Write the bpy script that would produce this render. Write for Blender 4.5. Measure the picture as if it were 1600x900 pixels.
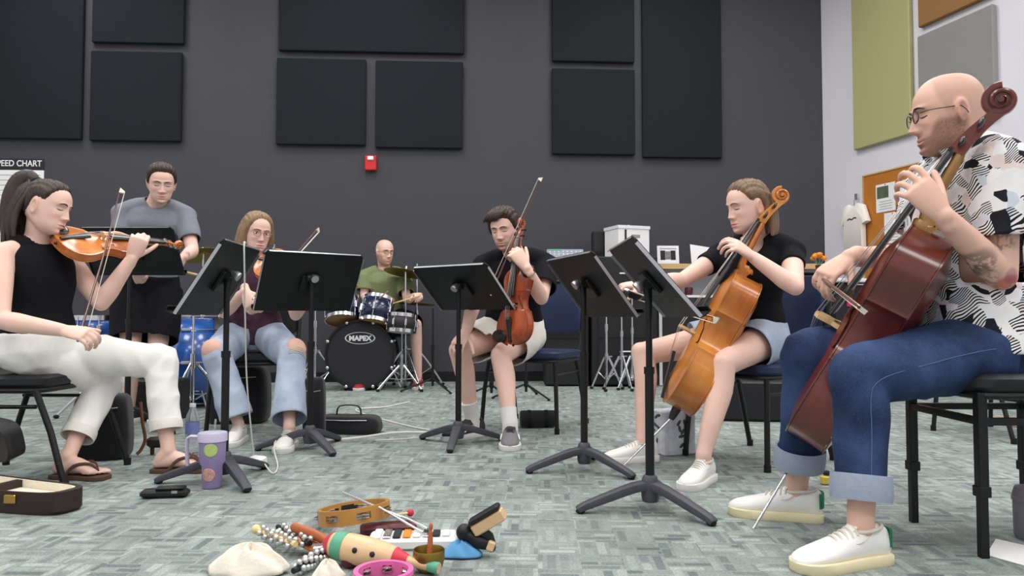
import bpy, bmesh, math, random
import numpy as np
from mathutils import Vector, Matrix, Quaternion
for _o in list(bpy.data.objects): bpy.data.objects.remove(_o)
SC = bpy.context.scene
COL = SC.collection
random.seed(7)
R = math.radians
# ---------------------------------------------------------------- camera
F_PX, CAM_H, PITCH = 1150.0, 0.66, math.atan(44/1150.0)
cam_d = bpy.data.cameras.new('camera'); cam = bpy.data.objects.new('camera', cam_d); COL.objects.link(cam)
cam_d.sensor_width = 36; cam_d.lens = 36*F_PX/1600; cam_d.clip_start = .05
cam.location = (0, 0, CAM_H); cam.rotation_euler = (math.pi/2+PITCH, 0, 0)
SC.camera = cam
# ---------------------------------------------------------------- light
w = bpy.data.worlds.new('world'); SC.world = w; w.use_nodes = True
w.node_tree.nodes['Background'].inputs[0].default_value = (.8, .85, 1, 1)
w.node_tree.nodes['Background'].inputs[1].default_value = .15
CEIL_Z = 4.7
LAMPS = [(x, y) for y in (-1.6, 1.0, 3.6, 6.0) for x in (-4.2, -1.4, 1.4, 4.0)]
LAMP_W = 62
SC.view_settings.view_transform = 'Standard'; SC.view_settings.look = 'None'
SC.view_settings.gamma = 1; SC.view_settings.use_curve_mapping = False
SC.view_settings.exposure = -.62
# ---------------------------------------------------------------- pixel -> world
def ray(px, py):
    u, v = (px-800)/F_PX, (450-py)/F_PX
    d = Vector((u, math.cos(PITCH)-v*math.sin(PITCH), math.sin(PITCH)+v*math.cos(PITCH)))
    return d/d.y
CAM = Vector((0, 0, CAM_H))
def pt(px, py, d): return CAM+ray(px, py)*d
def gnd(px, py, z=0.0):
    r = ray(px, py); return CAM+r*((z-CAM_H)/r.z)
def V(*a): return Vector(a)
# ---------------------------------------------------------------- mesh builder
def frame_to(d, up=None):
    """matrix whose z column is d"""
    d = d.normalized(); up = up or (V(0,0,1) if abs(d.z) < .95 else V(0,1,0))
    x = up.cross(d).normalized(); y = d.cross(x)
    return Matrix((x, y, d)).transposed()
def M4(m3, loc):
    m = m3.to_4x4(); m.translation = loc; return m
def RX(a): return Matrix.Rotation(R(a), 4, 'X')
def RY(a): return Matrix.Rotation(R(a), 4, 'Y')
def RZ(a): return Matrix.Rotation(R(a), 4, 'Z')
def T(*a): return Matrix.Translation(V(*a))
def catmull(pts, n=4):
    pts = [Vector(p) for p in pts]
    if len(pts) < 3: return pts
    out = []
    for i in range(len(pts)-1):
        p0, p1, p2, p3 = pts[max(i-1,0)], pts[i], pts[i+1], pts[min(i+2,len(pts)-1)]
        for k in range(n):
            t = k/n
            out.append(.5*((2*p1)+(p2-p0)*t+(2*p0-5*p1+4*p2-p3)*t*t+(3*p1-p0-3*p2+p3)*t*t*t))
    out.append(pts[-1]); return out
def lerpn(vals, n):
    out = []
    for i in range(len(vals)-1):
        for k in range(n):
            t = k/n; a, b = vals[i], vals[i+1]
            s = t*t*(3-2*t)*.5+t*.5
            out.append(tuple(x+(y-x)*s for x, y in zip(a, b)) if isinstance(a, tuple) else a+(b-a)*s)
    out.append(vals[-1]); return out
class MB:
    def __init__(s): s.v = []; s.f = []; s.m = []; s.mi = 0
    def add(s, vs, fs, mat=None):
        o = len(s.v)
        s.v += [tuple(mat@Vector(p)) for p in vs] if mat is not None else [tuple(p) for p in vs]
        s.f += [tuple(i+o for i in f) for f in fs]; s.m += [s.mi]*len(fs); return s
    def box(s, c, d, mat=None, taper=1.0):
        x, y, z = d[0]/2, d[1]/2, d[2]/2; t = taper
        vs = [(-x,-y,-z),(x,-y,-z),(x,y,-z),(-x,y,-z),(-x*t,-y*t,z),(x*t,-y*t,z),(x*t,y*t,z),(-x*t,y*t,z)]
        m = T(*c) if mat is None else T(*c)@mat
        return s.add(vs, [(3,2,1,0),(4,5,6,7),(0,1,5,4),(1,2,6,5),(2,3,7,6),(3,0,4,7)], m)
    def cbox(s, c, d, b, mat=None):
        """chamfered box"""
        x, y, z = d[0]/2, d[1]/2, d[2]/2
        m = T(*c) if mat is None else T(*c)@mat
        rings = []
        for zz, i in ((-z, b), (-z+b, 0), (z-b, 0), (z, b)):
            X, Y = x-i, y-i; q = min(b, X*.9, Y*.9)
            rings.append([(-X+q,-Y,zz),(X-q,-Y,zz),(X,-Y+q,zz),(X,Y-q,zz),(X-q,Y,zz),(-X+q,Y,zz),(-X,Y-q,zz),(-X,-Y+q,zz)])
        return s.rings(rings, m)
    def rings(s, rings, mat=None, close=True, cap0=True, cap1=True):
        n = len(rings[0]); vs = [p for r in rings for p in r]; fs = []
        for j in range(len(rings)-1):
            for i in range(n if close else n-1):
                k = (i+1) % n
                fs.append((j*n+i, j*n+k, (j+1)*n+k, (j+1)*n+i))
        if cap0: fs.append(tuple(reversed(range(n))))
        if cap1: fs.append(tuple(range((len(rings)-1)*n, len(rings)*n)))
        return s.add(vs, fs, mat)
    def tube(s, pts, r, n=10, side=None, sm=0, cap='flat', mat=None, pw=2.0):
        """sweep; r float / list of floats or (a,b) pairs (a along side axis)"""
        pts = [Vector(p) for p in pts]
        if not isinstance(r, (list,)): r = [r]*len(pts)
        if sm and len(pts) > 2: pts = catmull(pts, sm); r = lerpn(r, sm)
        r = [q if isinstance(q, tuple) else (q, q) for q in r]
        tg = []
        for i in range(len(pts)):
            a = pts[max(i-1,0)]; b = pts[min(i+1,len(pts)-1)]; d = b-a
            tg.append(d.normalized() if d.length > 1e-9 else V(0,0,1))
        x = side.copy() if side is not None else (V(0,0,1) if abs(tg[0].z) < .9 else V(1,0,0))
        rings = []
        N = len(pts)
        def ring(c, x, y, a, b):
            out = []
            for i in range(n):
                t = 2*math.pi*i/n; cs, sn = math.cos(t), math.sin(t)
                if pw != 2.0:
                    cs = math.copysign(abs(cs)**(2/pw), cs); sn = math.copysign(abs(sn)**(2/pw), sn)
                out.append(c+x*(a*cs)+y*(b*sn))
            return out
        for i in range(N):
            t = tg[i]; x = (x-t*x.dot(t))
            if x.length < 1e-6: x = t.orthogonal()
            x.normalize(); y = t.cross(x)
            a, b = r[i]
            if cap == 'round' and i == 0:
                for q in (.15, .45, .75):
                    k = math.sqrt(1-(1-q)**2); rings.append(ring(pts[0]-t*(min(a,b)*(1-q)), x, y, a*k, b*k))
            rings.append(ring(pts[i], x, y, a, b))
            if cap == 'round' and i == N-1:
                for q in (.75, .45, .15):
                    k = math.sqrt(1-(1-q)**2); rings.append(ring(pts[i]+t*(min(a,b)*(1-q)), x, y, a*k, b*k))
        return s.rings(rings, mat)
    def cyl(s, a, b, r, n=16, r2=None):
        return s.tube([a, b], [r, r if r2 is None else r2], n)
    def lathe(s, prof, n=24, mat=None, cap0=True, cap1=True):
        """profile of (r, z)"""
        rings = [[(max(r,1e-4)*math.cos(2*math.pi*i/n), max(r,1e-4)*math.sin(2*math.pi*i/n), z) for i in range(n)] for r, z in prof]
        return s.rings(rings, mat, cap0=cap0, cap1=cap1)
    def ell(s, c, rad, mat=None, n=16, m=10):
        prof = [(math.sin(math.pi*j/m), -math.cos(math.pi*j/m)) for j in range(m+1)]
        mm = T(*c) if mat is None else T(*c)@mat
        return s.lathe(prof, n, mm@Matrix.Diagonal((rad[0], rad[1], rad[2], 1)))
    def prism(s, poly, z0, z1, mat=None):
        return s.rings([[(x, y, z0) for x, y in poly], [(x, y, z1) for x, y in poly]], mat)
    def torus(s, c, R_, r, mat=None, n=32, m=8, arc=1.0, sx=1.0, sy=1.0):
        mm = T(*c) if mat is None else T(*c)@mat
        N = n if arc >= 1 else n+1; rings = []
        for i in range(N):
            t = 2*math.pi*arc*i/n
            rings.append([((R_+r*math.cos(2*math.pi*j/m))*math.cos(t)*sx, (R_+r*math.cos(2*math.pi*j/m))*math.sin(t)*sy, r*math.sin(2*math.pi*j/m)) for j in range(m)])
        if arc >= 1:
            vs = [p for r_ in rings for p in r_]
            fs = [(i*m+j, ((i+1)%n)*m+j, ((i+1)%n)*m+(j+1)%m, i*m+(j+1)%m) for i in range(n) for j in range(m)]
            return s.add(vs, fs, mm)
        return s.rings(rings, mm)
def as_list(m): return m if isinstance(m, (list, tuple)) else [m]
def build(name, mb, mats, parent=None, smooth=True, bevel=0, world=False, sharp=40, label=None, kind=None, sub=0, solid=0):
    me = bpy.data.meshes.new(name)
    vs = mb.v
    if world and parent is not None:
        q = Vector((0,0,0)); p = parent
        while p is not None: q = q+p.location; p = p.parent
        vs = [(a-q.x, b-q.y, c-q.z) for a, b, c in vs]
    me.from_pydata(vs, [], mb.f)
    for m in as_list(mats): me.materials.append(M[m] if isinstance(m, str) else m)
    if len(as_list(mats)) > 1: me.polygons.foreach_set('material_index', mb.m)
    bm = bmesh.new(); bm.from_mesh(me); bmesh.ops.recalc_face_normals(bm, faces=bm.faces); bm.to_mesh(me); bm.free()
    me.update()
    if smooth:
        me.polygons.foreach_set('use_smooth', [True]*len(me.polygons))
        me.set_sharp_from_angle(angle=R(sharp))
    o = bpy.data.objects.new(name, me); COL.objects.link(o)
    if parent is not None: o.parent = parent
    if bevel:
        b = o.modifiers.new('bevel', 'BEVEL'); b.width = bevel; b.segments = 2; b.limit_method = 'ANGLE'; b.angle_limit = R(40)
    if solid:
        b = o.modifiers.new('solid', 'SOLIDIFY'); b.thickness = solid; b.offset = 0
    if sub:
        b = o.modifiers.new('sub', 'SUBSURF'); b.levels = sub; b.render_levels = sub
    if label: o['label'] = label
    if kind: o['kind'] = kind
    return o
def tag(o, label, cat, group=None):
    o['label'] = label; o['category'] = cat
    if group: o['group'] = group
    return o
def thing(name, label, cat, loc=(0,0,0), mat=None, group=None):
    o = bpy.data.objects.new(name, None); COL.objects.link(o); o.empty_display_size = .05
    if mat is not None: o.matrix_world = mat
    else: o.location = loc
    return tag(o, label, cat, group)
def struct(name, mb, m, **k):
    o = build(name, mb, m, **k); o['kind'] = 'structure'; return o
def copy_tree(o, parent=None):
    c = o.copy(); COL.objects.link(c); c.parent = parent
    for ch in o.children: copy_tree(ch, c)
    return c
# ---------------------------------------------------------------- materials
M = {}
def nodes_of(name):
    m = bpy.data.materials.new(name); m.use_nodes = True; nt = m.node_tree
    b = nt.nodes['Principled BSDF']; M[name] = m
    return m, nt, b
def rgba(c): return (c[0], c[1], c[2], 1)
def srgb(r, g, b):
    f = lambda v: ((v/255+.055)/1.055)**2.4 if v/255 > .04045 else v/255/12.92
    return (f(r), f(g), f(b))
def mat(name, col, rough=.5, metal=0, var=.12, scale=18, bump=0, bscale=60, coat=0, spec=.5, stretch=None, vcol=False, trans=0, ior=1.45, emit=0, sheen=0, col2=None, sss=0):
    m, nt, b = nodes_of(name); N = nt.nodes; L = nt.links
    tc = N.new('ShaderNodeTexCoord'); mp = N.new('ShaderNodeMapping'); L.new(tc.outputs['Object'], mp.inputs[0])
    if stretch: mp.inputs['Scale'].default_value = stretch
    nz = N.new('ShaderNodeTexNoise'); nz.inputs['Scale'].default_value = scale; nz.inputs['Detail'].default_value = 4; L.new(mp.outputs[0], nz.inputs[0])
    mx = N.new('ShaderNodeMix'); mx.data_type = 'RGBA'; L.new(nz.outputs[0], mx.inputs[0])
    d = [max(0, c*(1-var)) for c in col]; h = [min(1, c*(1+var)) for c in (col2 or col)]
    mx.inputs[6].default_value = rgba(d); mx.inputs[7].default_value = rgba(h)
    out = mx.outputs[2]
    if vcol:
        at = N.new('ShaderNodeVertexColor'); at.layer_name = 'Col'
        m2 = N.new('ShaderNodeMix'); m2.data_type = 'RGBA'; m2.blend_type = 'MULTIPLY'; m2.inputs[0].default_value = 1
        L.new(out, m2.inputs[6]); L.new(at.outputs[0], m2.inputs[7]); out = m2.outputs[2]
    L.new(out, b.inputs['Base Color'])
    b.inputs['Roughness'].default_value = rough; b.inputs['Metallic'].default_value = metal
    b.inputs['Specular IOR Level'].default_value = spec; b.inputs['Coat Weight'].default_value = coat
    b.inputs['Coat Roughness'].default_value = .12; b.inputs['IOR'].default_value = ior
    if sheen: b.inputs['Sheen Weight'].default_value = sheen
    if sss:
        b.inputs['Subsurface Weight'].default_value = sss; b.inputs['Subsurface Radius'].default_value = (.9, .35, .2); b.inputs['Subsurface Scale'].default_value = .012
    if trans: b.inputs['Transmission Weight'].default_value = trans
    if emit:
        b.inputs['Emission Color'].default_value = rgba(col); b.inputs['Emission Strength'].default_value = emit
    if bump:
        n2 = N.new('ShaderNodeTexNoise'); n2.inputs['Scale'].default_value = bscale; n2.inputs['Detail'].default_value = 5; L.new(mp.outputs[0], n2.inputs[0])
        bp = N.new('ShaderNodeBump'); bp.inputs['Strength'].default_value = bump; bp.inputs['Distance'].default_value = .01
        L.new(n2.outputs[0], bp.inputs['Height']); L.new(bp.outputs[0], b.inputs['Normal'])
    return m
def carpet_material():
    m, nt, b = nodes_of('carpet'); N = nt.nodes; L = nt.links
    tc = N.new('ShaderNodeTexCoord')
    def brick(rot, scale, w, h, off, c1, c2, cm, mortar):
        mp = N.new('ShaderNodeMapping'); mp.inputs['Rotation'].default_value = (0, 0, rot); mp.inputs['Location'].default_value = (off, off*.6, 0)
        L.new(tc.outputs['Object'], mp.inputs[0])
        br = N.new('ShaderNodeTexBrick'); br.inputs['Scale'].default_value = scale; br.inputs['Brick Width'].default_value = w; br.inputs['Row Height'].default_value = h
        br.inputs['Mortar Size'].default_value = mortar; br.inputs['Mortar Smooth'].default_value = .25; br.inputs['Bias'].default_value = 0
        br.inputs['Color1'].default_value = rgba(c1); br.inputs['Color2'].default_value = rgba(c2); br.inputs['Mortar'].default_value = rgba(cm)
        L.new(mp.outputs[0], br.inputs[0]); return br
    A, B_, C = srgb(109,120,120), srgb(171,179,174), srgb(144,153,149)
    b1 = brick(R(2), 1, .11, .032, 0, A, B_, C, .006)
    b2 = brick(R(92), 1, .12, .036, .03, A, B_, C, .007)
    ck = N.new('ShaderNodeTexChecker'); ck.inputs['Scale'].default_value = 1/.115
    mpc = N.new('ShaderNodeMapping'); mpc.inputs['Rotation'].default_value = (0,0,R(2)); L.new(tc.outputs['Object'], mpc.inputs[0]); L.new(mpc.outputs[0], ck.inputs[0])
    nz = N.new('ShaderNodeTexNoise'); nz.inputs['Scale'].default_value = 9; nz.inputs['Detail'].default_value = 3; L.new(tc.outputs['Object'], nz.inputs[0])
    sel = N.new('ShaderNodeMath'); sel.operation = 'ADD'; L.new(ck.outputs['Fac'], sel.inputs[0])
    sub = N.new('ShaderNodeMath'); sub.operation = 'MULTIPLY_ADD'; L.new(nz.outputs[0], sub.inputs[0]); sub.inputs[1].default_value = 1.6; sub.inputs[2].default_value = -.8
    L.new(sub.outputs[0], sel.inputs[1])
    gt = N.new('ShaderNodeMath'); gt.operation = 'GREATER_THAN'; gt.inputs[1].default_value = .5; L.new(sel.outputs[0], gt.inputs[0])
    mx = N.new('ShaderNodeMix'); mx.data_type = 'RGBA'; L.new(gt.outputs[0], mx.inputs[0]); L.new(b1.outputs[0], mx.inputs[6]); L.new(b2.outputs[0], mx.inputs[7])
    n2 = N.new('ShaderNodeTexNoise'); n2.inputs['Scale'].default_value = 3; n2.inputs['Detail'].default_value = 8; n2.inputs['Roughness'].default_value = .75; L.new(tc.outputs['Object'], n2.inputs[0])
    rp = N.new('ShaderNodeMapRange'); rp.inputs[1].default_value = .3; rp.inputs[2].default_value = .7; rp.inputs[3].default_value = .68; rp.inputs[4].default_value = 1.14; L.new(n2.outputs[0], rp.inputs[0])
    n3 = N.new('ShaderNodeTexNoise'); n3.inputs['Scale'].default_value = 160; n3.inputs['Detail'].default_value = 2; L.new(tc.outputs['Object'], n3.inputs[0])
    r3 = N.new('ShaderNodeMapRange'); r3.inputs[1].default_value = .3; r3.inputs[2].default_value = .7; r3.inputs[3].default_value = .8; r3.inputs[4].default_value = 1.2; L.new(n3.outputs[0], r3.inputs[0])
    mu = N.new('ShaderNodeMath'); mu.operation = 'MULTIPLY'; L.new(rp.outputs[0], mu.inputs[0]); L.new(r3.outputs[0], mu.inputs[1])
    hs = N.new('ShaderNodeVectorMath'); hs.operation = 'SCALE'; L.new(mx.outputs[2], hs.inputs[0]); L.new(mu.outputs[0], hs.inputs[3])
    L.new(hs.outputs[0], b.inputs['Base Color']); b.inputs['Roughness'].default_value = .95; b.inputs['Specular IOR Level'].default_value = .15
    bp = N.new('ShaderNodeBump'); bp.inputs['Strength'].default_value = .5; bp.inputs['Distance'].default_value = .004
    L.new(n3.outputs[0], bp.inputs['Height']); L.new(bp.outputs[0], b.inputs['Normal'])
def wood_material(name, c1, c2, rough=.3, coat=.6, grain=(60, 6, 60), vc=False, bands=9):
    m, nt, b = nodes_of(name); N = nt.nodes; L = nt.links
    tc = N.new('ShaderNodeTexCoord'); mp = N.new('ShaderNodeMapping'); mp.inputs['Scale'].default_value = grain; L.new(tc.outputs['Object'], mp.inputs[0])
    nz = N.new('ShaderNodeTexNoise'); nz.inputs['Scale'].default_value = 1; nz.inputs['Detail'].default_value = 6; nz.inputs['Distortion'].default_value = .4; L.new(mp.outputs[0], nz.inputs[0])
    n2 = N.new('ShaderNodeTexNoise'); n2.inputs['Scale'].default_value = bands; n2.inputs['Detail'].default_value = 2; L.new(tc.outputs['Object'], n2.inputs[0])
    ad = N.new('ShaderNodeMath'); ad.operation = 'MULTIPLY_ADD'; L.new(nz.outputs[0], ad.inputs[0]); ad.inputs[1].default_value = .5; L.new(n2.outputs[0], ad.inputs[2])
    rg = N.new('ShaderNodeValToRGB'); rg.color_ramp.elements[0].position = .5; rg.color_ramp.elements[1].position = 1.0
    rg.color_ramp.elements[0].color = rgba(c1); rg.color_ramp.elements[1].color = rgba(c2)
    L.new(ad.outputs[0], rg.inputs[0]); L.new(rg.outputs[0], b.inputs['Base Color'])
    b.inputs['Roughness'].default_value = rough; b.inputs['Coat Weight'].default_value = coat; b.inputs['Coat Roughness'].default_value = .15
def make_materials():
    carpet_material()
    mat('wall_dark', srgb(65,65,71), .75, var=.06, scale=2, bump=.05, bscale=120)
    mat('wall_white', srgb(226,224,232), .8, var=.03, scale=2, bump=.04, bscale=120)
    mat('ceiling', srgb(225,225,222), .9, var=.03)
    mat('panel_dark', srgb(33,37,41), .92, var=.14, scale=220, bump=.25, bscale=400, spec=.2)
    mat('panel_green', srgb(178,174,126), .95, var=.06, scale=200, bump=.2, bscale=400, spec=.2)
    mat('panel_brown', srgb(150,112,72), .95, var=.06, scale=200, bump=.2, bscale=400, spec=.2)
    mat('panel_grey', srgb(146,143,142), .95, var=.06, scale=200, bump=.2, bscale=400, spec=.2)
    mat('cork', srgb(186,116,40), .9, var=.18, scale=90, bump=.2, bscale=150)
    mat('black_metal', srgb(24,24,26), .42, var=.1, scale=40, spec=.4)
    mat('stand_desk', srgb(26,26,28), .5, var=.08, scale=60, bump=.04, bscale=300, spec=.35)
    mat('stand_base', srgb(72,72,80), .5, var=.15, scale=40)
    mat('black_plastic', srgb(22,22,24), .45, var=.1)
    mat('rubber', srgb(16,16,17), .8, var=.1)
    mat('chrome', (.78,.78,.8), .18, 1, var=.05)
    mat('chrome_edge', (.55,.55,.57), .35, 1, var=.05)
    mat('brass', srgb(196,160,84), .3, 1, var=.12, scale=30)
    mat('brass_old', srgb(150,128,66), .38, 1, var=.2, scale=14)
    mat('navy_vinyl', srgb(30,42,76), .45, var=.1, scale=40, bump=.08, bscale=200)
    mat('black_vinyl', srgb(26,26,29), .5, var=.1, scale=40, bump=.08, bscale=200)
    mat('black_cloth', srgb(27,27,31), .9, var=.15, scale=90, bump=.2, bscale=180, sheen=.2)
    mat('drum_black', srgb(40,38,42), .6, var=.12, scale=6)
    mat('drum_navy', srgb(28,36,66), .25, var=.2, scale=8, coat=.6)
    mat('drum_blue', srgb(16,42,108), .25, var=.4, scale=9, coat=.8, col2=srgb(42,96,176))
    mat('drum_head', srgb(224,220,210), .6, var=.05)
    mat('drum_tan', srgb(176,132,82), .55, var=.12, scale=12)
    mat('white_paint', srgb(232,232,234), .5, var=.03)
    mat('white_plastic', srgb(236,236,236), .35, var=.03)
    mat('paper', srgb(240,240,240), .8, var=.03, scale=8)
    mat('ink', srgb(40,40,44), .8, var=.1)
    mat('grey_ink', srgb(150,150,152), .8, var=.1)
    mat('photo_grey', srgb(120,120,124), .5, var=.5, scale=25)
    mat('photo_green', srgb(92,104,82), .5, var=.6, scale=20)
    mat('red_plastic', srgb(206,36,38), .4, var=.06)
    mat('tan_wood', srgb(206,172,120), .5, var=.12, scale=10, stretch=(1,10,10))
    mat('strings', (.62,.6,.58), .3, 1, var=.02)
    mat('ebony', srgb(30,27,28), .32, var=.15, scale=30, coat=.3)
    mat('bow_wood', srgb(86,44,30), .35, var=.15, coat=.4)
    mat('bow_hair', srgb(226,220,204), .6, var=.05)
    mat('bone', srgb(226,220,200), .4, var=.05)
    wood_material('violin_wood', srgb(170,84,26), srgb(226,140,60))
    wood_material('viola_wood', srgb(120,40,14), srgb(190,84,34))
    wood_material('cello_amber', srgb(168,84,20), srgb(222,146,56), grain=(30,3,30), bands=5)
    wood_material('cello_red', srgb(74,24,16), srgb(128,48,32), grain=(30,3,30), bands=5)
    wood_material('neck_wood', srgb(156,112,58), srgb(196,152,88), grain=(60,6,60))
    mat('bell_silver', (.62,.62,.62), .3, .85, var=.1)
    mat('bridge_wood', srgb(206,172,120), .5, var=.1)
make_materials()
# ---------------------------------------------------------------- room
YAW = math.tan(R(3.2))
BW_U = V(1, YAW, 0).normalized(); BW_N = V(YAW, -1, 0).normalized(); BW_O = V(0, 7.5, 0)
def on_plane(px, py, o, n):
    r = ray(px, py); return CAM+r*((o-CAM).dot(n)/r.dot(n))
def bw(px, py): return on_plane(px, py, BW_O, BW_N)
corner = bw(1289, 400); corner.z = 0
RW_D = V(-.304, 1, 0).normalized()          # right wall runs away along this
RW_N = V(-RW_D.y, RW_D.x, 0)                # into the room
def rw(px, py): return on_plane(px, py, corner, RW_N)
XL, YR = -6.6, -3.6
lb = BW_O+BW_U*((XL-BW_O.x)/BW_U.x); rr = corner-RW_D*((corner.y-YR)/RW_D.y)
def wall(name, a, b, h, m, th=.12):
    n = V(b.y-a.y, a.x-b.x, 0).normalized()  # outward for counter-clockwise? chosen by caller order
    mb = MB(); p = [a, b, b+n*th, a+n*th]
    mb.rings([[(q.x, q.y, 0) for q in p], [(q.x, q.y, h) for q in p]])
    return struct(name, mb, m, smooth=False)
wall('wall_back', corner, lb, CEIL_Z, 'wall_dark')
wall('wall_right', rr, corner, CEIL_Z, 'wall_white')
wall('wall_left', lb, V(XL, YR, 0), CEIL_Z, 'wall_white')
wall('wall_rear', V(XL, YR, 0), rr, CEIL_Z, 'wall_white')
mb = MB(); mb.rings([[(q.x, q.y, z) for q in (V(XL-.3,YR-.3,0), V(rr.x+.3,YR-.3,0), V(corner.x+.3,corner.y+.4,0), V(XL-.3,lb.y+.4,0))] for z in (-.1, 0)])
struct('floor', mb, 'carpet', smooth=False)
mb = MB(); mb.rings([[(q.x, q.y, z) for q in (V(XL-.3,YR-.3,0), V(rr.x+.3,YR-.3,0), V(corner.x+.3,corner.y+.4,0), V(XL-.3,lb.y+.4,0))] for z in (CEIL_Z, CEIL_Z+.1)])
struct('ceiling', mb, 'ceiling', smooth=False)
# baseboard along the two visible walls
for nm, a, b, n in (('baseboard_back', lb, corner, BW_N), ('baseboard_right', corner, rr, RW_N)):
    mb = MB(); p = [a, b, b+n*.012, a+n*.012]
    mb.rings([[(q.x, q.y, 0) for q in p], [(q.x, q.y, .1) for q in p]]); struct(nm, mb, 'rubber', smooth=False)
# ceiling lamps: recessed panels with real area lights
mat('diffuser', (1,.98,.95), .5, emit=2.0, var=0)
for i, (x, y) in enumerate(LAMPS):
    rw_n, cl_n = ('fourth', 'third', 'second', 'first')[i//4], ('first', 'second', 'third', 'fourth')[i % 4]
    t = thing('ceiling_light', 'square ceiling light panel, %s row from the dark wall, %s from the left' % (rw_n, cl_n), 'ceiling light', (x, y, CEIL_Z), group='ceiling light panels')
    mb = MB()
    for sx, sy, wx, wy in ((0,.6,1.24,.04),(0,-.6,1.24,.04),(.6,0,.04,1.16),(-.6,0,.04,1.16)): mb.box((sx, sy, -.02), (wx, wy, .04))
    build('frame', mb, 'white_paint', t, smooth=False)
    mb = MB(); mb.box((0,0,-.012), (1.16,1.16,.02)); build('diffuser', mb, 'diffuser', t, smooth=False)
    ld = bpy.data.lights.new('ceiling_lamp', 'AREA'); ld.shape = 'SQUARE'; ld.size = 1.15; ld.energy = LAMP_W; ld.color = (1, .98, .96); ld.spread = R(165)
    lo = bpy.data.objects.new('lamp_light', ld); COL.objects.link(lo); lo.parent = t; lo.location = (0,0,-.045)
# acoustic panels
def wall_panel(px0, px1, py0, py1, getp, U, N, m, label, group, th=.05, name='acoustic_panel', clampz=None):
    a, b = getp(px0, py1), getp(px1, py1); c = getp((px0+px1)/2, py0)
    wd = (b-a).dot(U); mid = (a+b)/2; z0 = mid.z; z1 = min(c.z, CEIL_Z-.1)
    mm = Matrix((U, V(0,0,1), N)).transposed()
    t = thing(name, label, 'acoustic panel', mat=M4(mm, V(mid.x, mid.y, z0)), group=group)
    mb = MB(); mb.cbox((0, (z1-z0)/2, th/2+.004), (abs(wd), z1-z0, th), .008)
    build('fabric_face', mb, m, t, smooth=False)
    mb = MB(); mb.box((0, (z1-z0)/2, .003), (abs(wd)*.9, (z1-z0)*.9, .006)); build('mount', mb, 'black_metal', t, smooth=False)
    return t
G = 'acoustic panels on the dark wall'
for p, l in (((-75,130,-150,218),'tall dark acoustic panel at the far left of the grey wall'),
             ((147,290,-120,70),'dark acoustic panel cut by the top edge, above the left square one'),
             ((143,285,83,222),'square dark acoustic panel above the standing man'),
             ((437,725,-120,84),'wide dark acoustic panel above the two square ones'),
             ((433,572,94,228),'square dark acoustic panel left of the red fire alarm'),
             ((587,723,98,233),'square dark acoustic panel right of the red fire alarm'),
             ((862,990,-110,99),'dark acoustic panel above the square one right of centre'),
             ((862,991,110,243),'square dark acoustic panel beside the tall right one'),
             ((1003,1126,-150,248),'tall dark acoustic panel nearest the white wall')):
    wall_panel(*p, bw, BW_U, BW_N, 'panel_dark', l, G)
RU = -RW_D
G = 'coloured panels on the white wall'
wall_panel(1340,1431,-200,223, rw, RU, RW_N, 'panel_green', 'tall olive green fabric panel on the white wall', G)
wall_panel(1441,1563,-260,19, rw, RU, RW_N, 'panel_brown', 'brown fabric panel high on the white wall', G)
zz = rw(1388, 223).z
a = rw(1443, 55)
py_b = 200
wall_panel(1443,1563,31,py_b, rw, RU, RW_N, 'panel_grey', 'grey fabric panel behind the bald cellist', G)
# fire alarm
p = bw(580, 256); mm = M4(Matrix((BW_U, V(0,0,1), BW_N)).transposed(), p)
t = thing('fire_alarm', 'small red fire alarm strobe box on the dark wall', 'alarm', mat=mm)
mb = MB(); mb.cbox((0,0,.03), (.115,.15,.05), .008); build('housing', mb, 'red_plastic', t, smooth=False)
mb = MB(); mb.cbox((0,.045,.06), (.06,.04,.02), .006); build('strobe_lens', mb, 'white_plastic', t, smooth=False)
mb = MB(); mb.box((0,0,.004), (.09,.12,.008)); build('back_plate', mb, 'red_plastic', t, smooth=False)
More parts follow.
